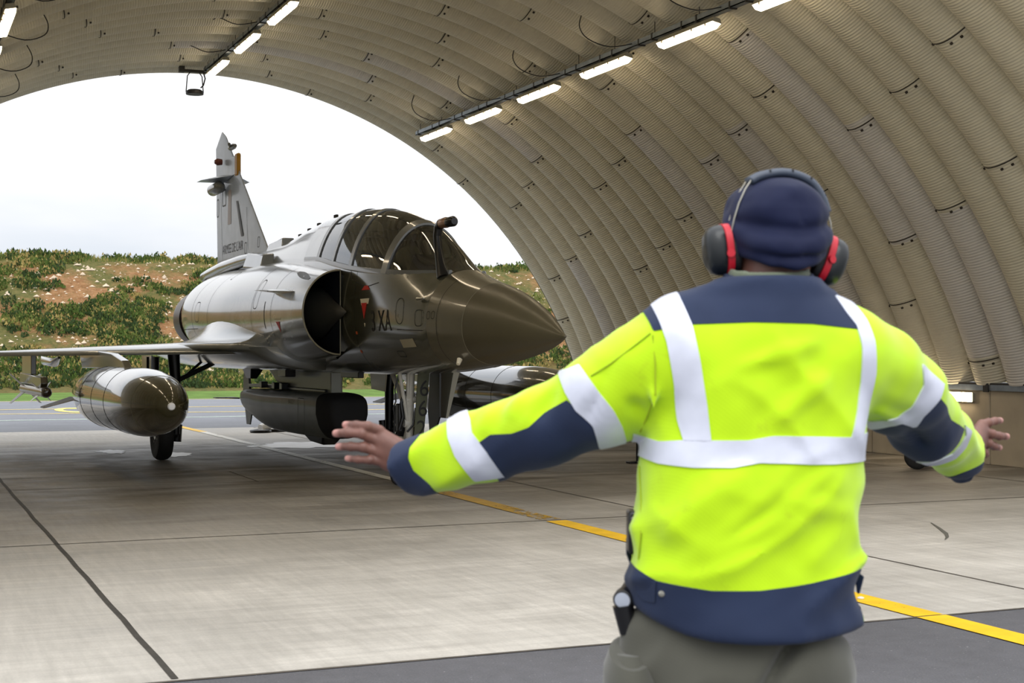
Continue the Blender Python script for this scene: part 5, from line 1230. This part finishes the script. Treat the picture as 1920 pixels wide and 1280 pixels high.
# sleeve badge
q = MB(); bx = [S(1140, 644, -.01), S(1147, 632, -.01), S(1150, 641, -.02), S(1144, 650, -.02)]; q.add(bx + [p + np.array([.004, .004, .0]) for p in bx], [(0, 1, 2, 3), (7, 6, 5, 4), (0, 4, 5, 1), (1, 5, 6, 2), (2, 6, 7, 3), (3, 7, 4, 0)]); q.build('sleeve_badge', red_m, jk, smooth=False)
# open front edge of the jacket with a radio clipped inside
q = MB()
P1 = [(1200, 900), (1194, 940), (1183, 985), (1175, 1010), (1175, 1038), (1184, 1062), (1194, 1085)]
vv = []
for px, py in P1: vv += [S(px, py, .04), S(px - 1.5, py, .05), S(px + 12, py, .09), S(px + 14, py, .06)]
ff = [(4*i + k, 4*i + (k + 1) % 4, 4*i + 4 + (k + 1) % 4, 4*i + 4 + k) for i in range(len(P1) - 1) for k in range(4)]; q.add([tuple(p) for p in vv], ff + [(3, 2, 1, 0), tuple(4 * (len(P1) - 1) + k for k in range(4))]); q.build('front_edge', navy, jk)
q = MB(); a, b = S(1176, 955, .02), S(1204, 1030, .06); q.box(a[0], b[0], -.01, .05, b[2], a[2]); o = q.build('radio', gloss_blk, man_, bevel=.006)
q = MB(); p = S(1188, 972, -.012); q.lathe([(.001, .003), (.004, .002), (.005, 0)], 12, Matrix.Translation(Vector(p)) @ Matrix.Rotation(R(90), 4, 'X')); q.build('snap_button', metal_m, o)

# ------------------------------------------------ body: head, neck, trunk, hands in one mesh
skin_m_ = bpy.data.materials.new('brown_skin'); skin_m_.use_nodes = True; MATS['skin'] = skin_m_
n = skin_m_.node_tree.nodes; l = skin_m_.node_tree.links; b = n['Principled BSDF']; t = n.new('ShaderNodeTexCoord')
at3 = n.new('ShaderNodeAttribute'); at3.attribute_name = 'tip'
c0 = mixc(rng(noise(26, 4), .3, .7, 0, 1), srgb(98, 64, 54), srgb(122, 82, 70)); c0 = mixc(at3.outputs['Fac'], c0, srgb(205, 150, 140)); l.new(c0, b.inputs['Base Color'])
b.inputs['Roughness'].default_value = .5; b.inputs['Subsurface Weight'].default_value = .06; b.inputs['Subsurface Radius'].default_value = (.01, .004, .002)
bp = n.new('ShaderNodeBump'); bp.inputs['Strength'].default_value = .3; bp.inputs['Distance'].default_value = .001; l.new(noise(150, 5), bp.inputs['Height']); l.new(bp.outputs['Normal'], b.inputs['Normal'])
HC = S(1457, 432, .03); hyaw = R(10)
def hrot(P): 
    q = P - HC; c_, s_ = math.cos(-hyaw), math.sin(-hyaw); return np.stack([q[..., 0] * c_ - q[..., 1] * s_, q[..., 0] * s_ + q[..., 1] * c_, q[..., 2]], -1)
def headf(P):
    q = hrot(P)
    d = smin(ell(q, (0, 0, 0), (.078, .096, .098)), ell(q, (0, .035, -.06), (.060, .065, .075)), .04)
    d = smin(d, cone(q, (0, .098, .0), (0, .112, -.035), .010, .014), .012)         # nose
    d = smin(d, cone(q, (-.022, .088, -.066), (.022, .088, -.066), .009, .009), .008)  # lips
    d = smin(d, ell(q, (0, .07, -.11), (.03, .03, .025)), .02)                        # chin
    for sg in (-1, 1):
        d = smax(d, -ell(q, (sg * .031, .098, -.005), (.017, .015, .012)), .01)
        d = smin(d, ell(q, (sg * .031, .083, -.005), (.013, .013, .012)), .002)
        d = smin(d, ell(q, (sg * .080, -.002, -.015), (.008, .018, .030)), .006)
    P2 = P
    d = smin(d, cone(P2, S(1441, 600, .0), HC + np.array([-.005, -.005, -.06]), .066, .060), .03)
    d = smin(d, stack(P2, zs_, cxs, [0] * len(zs_), [a * .72 for a in aw_], [a * .55 for a in bw_]), .03)
    d = smin(d, cone(P2, LA[0][0], RA[0][0], .055, .055), .04)
    d = smin(d, chain(P2, [(p, r_ * .5) for p, r_ in LA[:-1]], .02), .03); d = smin(d, chain(P2, [(p, r_ * .5) for p, r_ in RA[:-1]], .02), .03)
    return d
Vb, Qb = surfnets(headf, (-.72, -.14, 1.0), (.50, .70, 2.0), .0085); Vb = smoothm(Vb, Qb, 1)
tip = np.zeros(len(Vb))
PTS = [Vb]; QS = [Qb]; TIP = [tip]
def hand(wr, fore, fingers, palm, box, thumb):
    """wr wrist centre; fingers: list of joint lists (knuckle -> tip) with radii"""
    def fn(P):
        d = cone(P, fore, wr, .034, .027)
        for (a, b, ra, rb) in palm: d = smin(d, cone(P, a, b, ra, rb), .014)
        fd = None
        for J, rr in fingers + [thumb]:
            for k in range(len(J) - 1):
                q = cone(P, J[k], J[k + 1], rr[k], rr[k + 1]); 
                d = smin(d, q, .0035)
            for k in range(1, len(J) - 1): d = smin(d, np.sqrt(((P - J[k]) ** 2).sum(-1)) - rr[k] * 1.07, .003)
        return d
    Vh, Qh = surfnets(fn, box[0], box[1], .0026); Vh = smoothm(Vh, Qh, 2)
    tp = np.zeros(len(Vh))
    for J, rr in fingers + [thumb]:
        dd = np.sqrt(((Vh - (J[-1])) ** 2).sum(1)); tp = np.maximum(tp, np.clip(1.25 - dd / .013, 0, 1))
    k = sum(len(p) for p in PTS); PTS.append(Vh); QS.append(Qh + k); TIP.append(tp)
# left hand: back of the hand to us, fingers spread to the left
y0 = .24
fg = []
for (k, m1, m2, tp, rr) in (((712, 806), (690, 799), (668, 797), (648, 796), .0092), ((708, 826), (680, 813), (652, 811), (630, 812), .0098), ((708, 846), (682, 838), (658, 837), (635, 837), .0094), ((716, 866), (694, 862), (672, 861), (652, 859), .0082)):
    J = [S(*k, y0 + .005), S(*m1, y0 - .002), S(*m2, y0 + .008), S(*tp, y0 + .022)]; fg.append((J, [rr * 1.18, rr * 1.1, rr, rr * .88]))
wr = S(768, 862, y0 - .005); fo = S(830, 856, y0 - .05)
pal = [(S(768, 850, y0), S(714, 812, y0 + .008), .019, .0125), (S(770, 855, y0), S(712, 828, y0 + .004), .020, .0135), (S(768, 864, y0), S(712, 848, y0 + .004), .020, .013), (S(768, 872, y0), S(720, 866, y0 + .008), .018, .012), (S(752, 878, y0 + .01), S(728, 872, y0 + .012), .016, .012)]
th = ([S(758, 848, y0 + .012), S(738, 832, y0 + .035), S(716, 818, y0 + .055), S(700, 812, y0 + .07)], [.016, .013, .0115, .009])
hand(wr, fo, fg, pal, (S(600, 0, y0)[0] * 1.0 - .02, y0 - .09, 1.25), th) if False else None
def bounds(pts, pad=.03):
    A = np.array(pts); return (A.min(0) - pad, A.max(0) + pad)
allp = [p for J, r_ in fg for p in J] + [wr, fo] + th[0]
hand(wr, fo, fg, pal, bounds(allp, .045), th)
# right hand: fingers spread to the right
y0 = .66; fg = []; HX = 7
for (k, m1, m2, tp, rr) in (((1833, 795), (1846, 792), (1858, 789), (1868, 788), .0092), ((1836, 808), (1852, 813), (1866, 817), (1880, 818), .0098), ((1834, 826), (1846, 831), (1856, 836), (1866, 839), .0094), ((1830, 842), (1838, 848), (1840, 851), (1838, 853), .0085)):
    J = [S(k[0] + HX, k[1], y0), S(m1[0] + HX, m1[1], y0 + .01), S(m2[0] + HX, m2[1], y0 + .03), S(tp[0] + HX, tp[1], y0 + .05)]; fg.append((J, [rr * 1.18, rr * 1.1, rr, rr * .88]))
wr = S(1806 + HX, 838, y0 - .06); fo = S(1790 + HX, 842, y0 - .14)
pal = [(wr, S(1833 + HX, 796, y0), .020, .0125), (wr, S(1836 + HX, 810, y0), .021, .0135), (wr, S(1834 + HX, 826, y0), .021, .013), (wr, S(1830 + HX, 840, y0), .019, .012)]
th = ([S(1812 + HX, 818, y0 - .02), S(1822 + HX, 808, y0 + .03), S(1832 + HX, 804, y0 + .055), S(1838 + HX, 800, y0 + .07)], [.016, .013, .0115, .009])
allp = [p for J, r_ in fg for p in J] + [wr, fo] + th[0]
hand(wr, fo, fg, pal, bounds(allp, .045), th)
VV = np.concatenate(PTS); QQ = np.concatenate(QS); body = mesh_np('body', VV, QQ, skin_m_, man_)
a_ = body.data.attributes.new('tip', 'FLOAT', 'POINT'); a_.data.foreach_set('value', np.concatenate(TIP).astype(np.float32))

# ------------------------------------------------ beanie
def beanie(P):
    q = hrot(P); x, y, z = q[..., 0], q[..., 1], q[..., 2]
    rows_ = [(-.085, .0775, .094), (-.06, .089, .104), (-.03, .097, .112), (0, .1, .116), (.03, .0985, .115), (.055, .091, .108), (.075, .077, .095), (.09, .059, .072), (.1, .038, .046), (.107, .008, .01)]
    zr, ar, br = [r[0] for r in rows_], [r[1] for r in rows_], [r[2] for r in rows_]
    tl = z + .28 * y * 0
    a, b_ = ci(z, zr, ar), ci(z, zr, br)
    k = np.sqrt((x / a) ** 2 + ((y - .004) / b_) ** 2); d = (k - 1) * a; d = smax(d, z - .106, .004)
    # folded front crest leaning left
    d = smin(d, ell(q, (-.035, .06, .062), (.05, .055, .034)), .02)
    # rolled brim, lower at the back
    zb = -.004 + .42 * y
    rr = np.sqrt((x / 1.0) ** 2 + ((y) / 1.18) ** 2)
    for dz, rad, th_ in ((-.020, .084, .010), (.012, .0925, .012)):
        ring_ = np.sqrt((rr - rad) ** 2 + ((z - zb - dz) * .62) ** 2) - th_; d = smin(d, ring_, .005)
    d = smax(d, -(z - (zb - .034)), .008)
    # seams and soft creases
    d = d + .0035 * np.exp(-((x - .012) / .005) ** 2) * (y < 0) * (z > .005) * np.clip(1 - (z - .0) / .1, 0, 1)
    yl = -.0
    crease = np.exp(-((z - (-.005 + 2.2 * x * x)) / .010) ** 2) * (y < .0)
    d = d + .006 * crease - .007 * vnoise(q * np.array([12, 12, 24]), 5) - .0018 * vnoise(q * 40, 7)
    return d
Vh, Qh = surfnets(beanie, HC - .16, HC + .16, .0042); Vh = smoothm(Vh, Qh, 2)
mesh_np('beanie', Vh, Qh, fabric('navy_knit', srgb(12, 20, 52), weave=1500, sheen=.05), man_)
# ------------------------------------------------ ear defenders
ed = empty('ear_defenders', tuple(HC)); ed.parent = man_; ed.rotation_euler = (0, 0, hyaw)
cup_m = mat('cup_black', srgb(16, 21, 24), .38, coat=.1); red_p = mat('cup_red', srgb(190, 20, 40), .4); pad_m = mat('cup_cushion', srgb(18, 18, 20), .6)
def cupf(sg, cz):
    x0 = .086 if sg < 0 else .079
    def mkcup(name, prof, m, n_=36):
        v = []; f = []
        for (r_, d_) in prof:
            for k in range(n_):
                a = 2 * PI * k / n_; cs, sn = math.cos(a), math.sin(a); e = .82
                tl_ = R(6 if sg < 0 else 20); zz_ = 1.08 * r_ * abs(sn) ** e * (1 if sn > 0 else -1); dd_ = d_ - x0 + .01; xx_ = (x0 - .01) + dd_ * math.cos(tl_) + zz_ * math.sin(tl_); zz_ = zz_ * math.cos(tl_) - dd_ * math.sin(tl_)
                v.append((sg * xx_, r_ * .78 * abs(cs) ** e * (1 if cs > 0 else -1), cz + zz_))
        for i in range(len(prof) - 1):
            for k in range(n_): a, b = i * n_ + k, i * n_ + (k + 1) % n_; f.append((a, b, b + n_, a + n_))
        f.append(tuple(range(n_))); f.append(tuple(range((len(prof) - 1) * n_, len(prof) * n_))[::-1])
        o = mk(name, v, f, m, ed, flat_angle=50)
        bm = bmesh.new(); bm.from_mesh(o.data); bmesh.ops.recalc_face_normals(bm, faces=bm.faces); bm.to_mesh(o.data); bm.free(); return o
    mkcup('ear_cushion', [(.032, x0 - .004), (.044, x0), (.046, x0 + .008), (.043, x0 + .014)], pad_m)
    mkcup('red_ring', [(.043, x0 + .013), (.0475, x0 + .014), (.0475, x0 + .027), (.044, x0 + .028)], red_p)
    mkcup('ear_cup', [(.044, x0 + .027), (.0465, x0 + .029), (.0455, x0 + .042), (.041, x0 + .053), (.030, x0 + .061), (.012, x0 + .063)], cup_m)
    q = MB(); q.tube([(sg * (x0 + .020), -.036, cz - .012), (sg * (x0 + .022), -.041, cz - .012)], .008, 14); q.build('pivot', red_p, ed)
cupf(-1, -.036); cupf(1, -.046)
q = MB()
# padded headband: flat strap swept over the crown
PA = [(-.062, .094), (-.04, .105), (0, .112), (.035, .107), (.065, .092), (.085, .064), (.0955, .035)]
ps = []; hb = []
for i in range(len(PA) - 1):
    p0, p1, p2, p3 = [np.array(PA[min(max(i + d, 0), len(PA) - 1)]) for d in (-1, 0, 1, 2)]
    for u in (0, .2, .4, .6, .8): hb.append(.5 * ((2 * p1) + (p2 - p0) * u + (2 * p0 - 5 * p1 + 4 * p2 - p3) * u * u + (3 * p1 - p0 - 3 * p2 + p3) * u ** 3))
hb.append(np.array(PA[-1])); secs = []
for i, p in enumerate(hb):
    tgt = hb[min(i + 1, len(hb) - 1)] - hb[max(i - 1, 0)]; tgt = tgt / np.linalg.norm(tgt); nn_ = np.array([-tgt[1], tgt[0]]); w_ = .021; h_ = .0095
    if nn_[1] < 0 and i < 5: pass
    P = []
    for k in range(16):
        a = 2 * PI * k / 16; o2 = nn_ * h_ * math.sin(a); P.append((p[0] + o2[0], w_ * (abs(math.cos(a)) ** .5) * (1 if math.cos(a) > 0 else -1) - .012, p[1] + o2[1]))
    secs.append(P)
v, f = loft(secs); o = mk('headband', v, f, mat('band_grey', srgb(62, 70, 84), .45), ed)
bm = bmesh.new(); bm.from_mesh(o.data); bmesh.ops.recalc_face_normals(bm, faces=bm.faces); bm.to_mesh(o.data); bm.free()
for u in (7, 13, 19):
    p = hb[u]; q = MB(); q.box(p[0] - .0015, p[0] + .0015, -.034, .008, p[1] + .003, p[1] + .0075); q.build('band_notch', gloss_blk, o)
for sg, cz in ((-1, -.036), (1, -.046)):
    top = (sg * .062, .098) if sg < 0 else (.0955, .035)
    for dy in (-.026, .004):
        if sg < 0: P = [(-.060, dy, .099), (-.075, dy - .003, .078), (-.0885, dy - .004, .05), (-.098, dy - .004, .02), (-.104, dy - .002, -.01), (-.106, -.014, cz)]
        else: P = [(.0945, dy, .038), (.1, dy - .003, .015), (.104, dy - .002, -.01), (.106, -.014, cz)]
        q = MB(); q.tube(P, .0016, 10); q.build('wire_arm', metal_m, ed)

# ------------------------------------------------ trousers, boots
hipL, hipR = S(1310, 1180, .0), S(1500, 1180, .0)
kneeL, kneeR = np.array([-.20, .02, .52]), np.array([.10, .06, .52]); ankL, ankR = np.array([-.22, -.02, .11]), np.array([.12, -.04, .11])
def trousers(P):
    x, y, z = P[..., 0], P[..., 1], P[..., 2]
    pel = stack(P, [1.10, 1.02, .94, .86, .80], [-.025] * 5, [0, 0, -.005, -.005, 0], [.165, .178, .198, .206, .19], [.115, .125, .136, .14, .13], 2.4)
    L_ = smin(cone(P, (-.125, 0, .93), kneeL, .118, .090), cone(P, kneeL, ankL, .088, .078), .03)
    R_ = smin(cone(P, (.07, 0, .93), kneeR, .118, .090), cone(P, kneeR, ankR, .088, .078), .03)
    L_ = smin(L_, cone(P, S(1212, 1185, -.01), S(1196, 1290, 0), .050, .062), .04)
    d = smin(L_, R_, .012)
    pel = smax(pel, .80 - z - .25 * np.abs(x) , .02)
    d = smin(d, pel, .03)
    d = smax(d, .09 - z, .005)
    cen = np.exp(-((x - .058 + .66 * (1.03 - z)) / .016) ** 2) * np.clip((1.06 - z) / .05, 0, 1) * np.clip((z - .86) / .05, 0, 1) * (y < 0)
    q1 = np.stack([(x * .8 + z * .6) * 5, y * 5, (z * .8 - x * .6) * 15], -1)
    return d + .028 * cen - .007 * (1 - 2.5 * np.abs(vnoise(q1, 31))) - .005 * vnoise(P * 11, 32) + .012 * ((z < .5) & (z > .1)) * vnoise(P * np.array([4, 4, 22]), 33) * .5
Vt, Qt = surfnets(trousers, (-.36, -.2, .06), (.34, .22, 1.14), .0085); Vt = smoothm(Vt, Qt, 2)
tro = fabric('field_trousers', srgb(74, 73, 64), weave=900)
tr = mesh_np('trousers', Vt, Qt, tro, man_)
def pocket(cx, side):
    q = MB(); secs = []
    for z, a, b_, y_ in ((.80, .075, .04, -.02), (.86, .085, .055, -.03), (.93, .085, .06, -.03), (.965, .075, .05, -.02), (.985, .06, .03, -.01)):
        z += .0; secs.append([(cx + side * .0 + a * math.cos(2 * PI * k / 24) * .55, y_ + a * 1.0 * math.sin(2 * PI * k / 24), z) for k in range(24)])
    v, f = loft(secs); q.add(v, f); o = q.build('cargo_pocket', tro, tr)
    q = MB(); secs = []
    for z, a in ((.905, .092), (.915, .098), (.955, .094), (.985, .075), (.99, .05)): z += .0; secs.append([(cx + a * math.cos(2 * PI * k / 24) * .56, -.028 + a * math.sin(2 * PI * k / 24), z + .02 * math.sin(2 * PI * k / 24)) for k in range(24)])
    v, f = loft(secs); q.add(v, f); q.build('pocket_flap', tro, o)
pocket(-.245, -1)
for sg, an in ((-1, ankL), (1, ankR)):
    bt = empty('boot', (float(an[0]), float(an[1]), 0), R(6) * -sg); bt.parent = man_
    secs = []
    for y_, w_, h_ in ((-.10, .02, .07), (-.09, .04, .13), (-.05, .046, .17), (0, .046, .17), (.05, .045, .12), (.10, .048, .085), (.15, .046, .07), (.18, .03, .055), (.19, .008, .045)):
        secs.append([(w_ * math.cos(2*PI*k/20), y_, .022 + max(0, h_ / 2 + h_ / 2 * math.sin(2*PI*k/20))) for k in range(20)])
    v, f = loft(secs); mk('boot_upper', v, f, mat('boot_leather', srgb(24, 22, 20), .45), bt)
    q = MB(); q.prism([(.045 * math.sin(a) * (1.0), .045 + .15 * math.cos(a)) for a in [2 * PI * k / 24 for k in range(24)]], .0, .026, 'z'); q.build('sole', black_m, bt, bevel=.003)
# torch in the hip pocket
p = S(1168, 1122, -.03); q = MB(); Mt = Matrix.Translation(Vector(p)) @ Matrix.Rotation(R(100), 4, 'X') @ Matrix.Rotation(R(-15), 4, 'Y')
q.lathe([(.014, -.10), (.015, -.03), (.019, -.015), (.019, .006), (.016, .008)], 24, Mt); fl_ = q.build('torch', gloss_blk, man_)
q = MB(); q.lathe([(.001, .0095), (.015, .0085), (.016, .006)], 24, Mt); q.build('torch_lens', mat('lens_silver', srgb(215, 222, 235), .15, metal=.5), fl_)
q = MB(); q.tube([S(1168, 1133, -.02), S(1178, 1185, -.02)], [.021, .017], 16); q.build('torch_holster', gloss_blk, fl_)
# ================================================================== PROPS
# wheeled fire extinguisher by the wall
ex = empty('fire_extinguisher', (12.76, 16.1, 0), R(38), 'red wheeled fire extinguisher with black hose, half hidden behind the raised right arm', 'fire extinguisher')
redp = mat('extinguisher_red', srgb(176, 22, 26), .3, coat=.5)
q = MB(); q.lathe([(.01, .14), (.10, .15), (.135, .20), (.14, .26), (.14, .92), (.12, 1.0), (.06, 1.05), (.045, 1.09), (.01, 1.1)], 36, Matrix.Rotation(R(-12), 4, 'X')); q.build('cylinder', redp, ex)
q = MB(); q.tube([(-.17, .02, .14), (-.17, .1, .9), (-.15, .26, 1.22), (.15, .26, 1.22), (.17, .1, .9), (.17, .02, .14)], .015, 10); q.tube([(-.2, .02, .16), (.2, .02, .16)], .016, 10); q.tube([(-.17, .0, .2), (-.12, -.32, .03), (.12, -.32, .03), (.17, .0, .2)], .014, 10); q.build('trolley_frame', redp, ex)
for sg in (-1, 1): wheel('wheel', sg * .24, .02, .165, .06, ex, mat('wheel_black', srgb(30, 30, 30), .5))
q = MB(); q.tube([(0, .2, 1.08), (.03, .14, 1.25), (.1, .05, 1.5), (.06, .1, 1.52), (-.02, .2, 1.2), (-.12, .1, .9), (-.14, -.1, .6), (.05, -.16, .5), (.14, -.05, .7)], .016, 10); q.build('hose', cable_m, ex)
q = MB(); q.tube([(0, .22, 1.1), (0, .24, 1.2)], .03, 12); q.box(-.02, .08, .2, .26, 1.16, 1.19); q.tube([(.06, .22, 1.18), (.1, .16, 1.42)], .022, 10); q.build('valve', metal_m, ex)
q = MB(); q.tube([(-.02, .22, 1.2), (-.1, .16, 1.38)], .014, 8); q.build('lever', redp, ex)
# stand between the wings
st = empty('stand', (9.66, 18.35, 0), 0, 'thin black post on a flat base standing on the slabs just left of the jacket', 'stand')
q = MB(); q.box(-.16, .12, -.06, .06, 0, .03); q.box(-.06, .06, -.14, .14, 0, .025); q.build('base', gloss_blk, st, bevel=.005)
q = MB(); q.tube([(0, 0, .02), (0, 0, 1.0)], .028, 14); q.tube([(0, 0, .98), (0, 0, 1.03)], [.04, .02], 14); q.build('post', gloss_blk, st)
# wheel chocks / tow items at the far edge
ck = empty('ground_plug', (6.6, 28.0, 0), R(10), 'small black and white plug with a cable lying on the far slabs beside the pod', 'plug')
q = MB(); q.tube([(.18 * math.cos(2*PI*k/24), .18 * math.sin(2*PI*k/24), .03) for k in range(25)], .03, 8); q.build('ring', gloss_blk, ck)
q = MB(); q.tube([(.0, 0, .08), (.2, .05, .14), (.28, .06, .14)], [.08, .08, .05], 16); q.build('plug_body', wht, ck)
q = MB(); q.tube([(.1, .1, .03), (.5, .0, .03), (.9, .2, .03), (1.3, .1, .03)], .03, 8); q.build('cable', cable_m, ck)
cb = MB(); pts = [(9.6, 25.6), (9.0, 25.9), (8.4, 26.2), (7.6, 26.9), (7.2, 27.6)]
cb.tube([(x, y, .02) for x, y in pts], .022, 8); tag(cb.build('ground_cable', cable_m), 'black cable lying on the slabs behind the nose gear', 'cable')
# small debris marks on the slabs
mk_m = mat('rubber_mark', srgb(96, 94, 86), .8)
def mark(px, wd, label): 
    v = []; f = []
    for i, (x, y) in enumerate(px):
        w_ = wd * math.sin(PI * (i + .4) / (len(px) - .2)); v += [(x - w_, y, .004), (x + w_, y, .004)]
    f = [(2*i, 2*i+1, 2*i+3, 2*i+2) for i in range(len(px) - 1)]; tag(mk('skid_mark', v, f, mk_m, smooth=False), label, 'skid mark')
mark([(8.09, 9.92), (8.22, 10.05), (8.37, 10.25), (8.57, 10.59), (8.77, 10.95)], .022, 'short curved grey skid mark on the slabs right of the person')
bm_ = mat('bolt_head', srgb(210, 206, 196), .4)
for x, y, lb in ((5.66, 7.75, 'small white stud set in the yellow line beside the dark cover'), (5.32, 7.5, 'small white stud on the round dark cover')):
    q = MB(); q.lathe([(.022, 0), (.022, .006), (.01, .012), (.001, .013)], 20, Matrix.Translation((x, y, .008))); tag(q.build('stud', bm_), lb, 'stud')
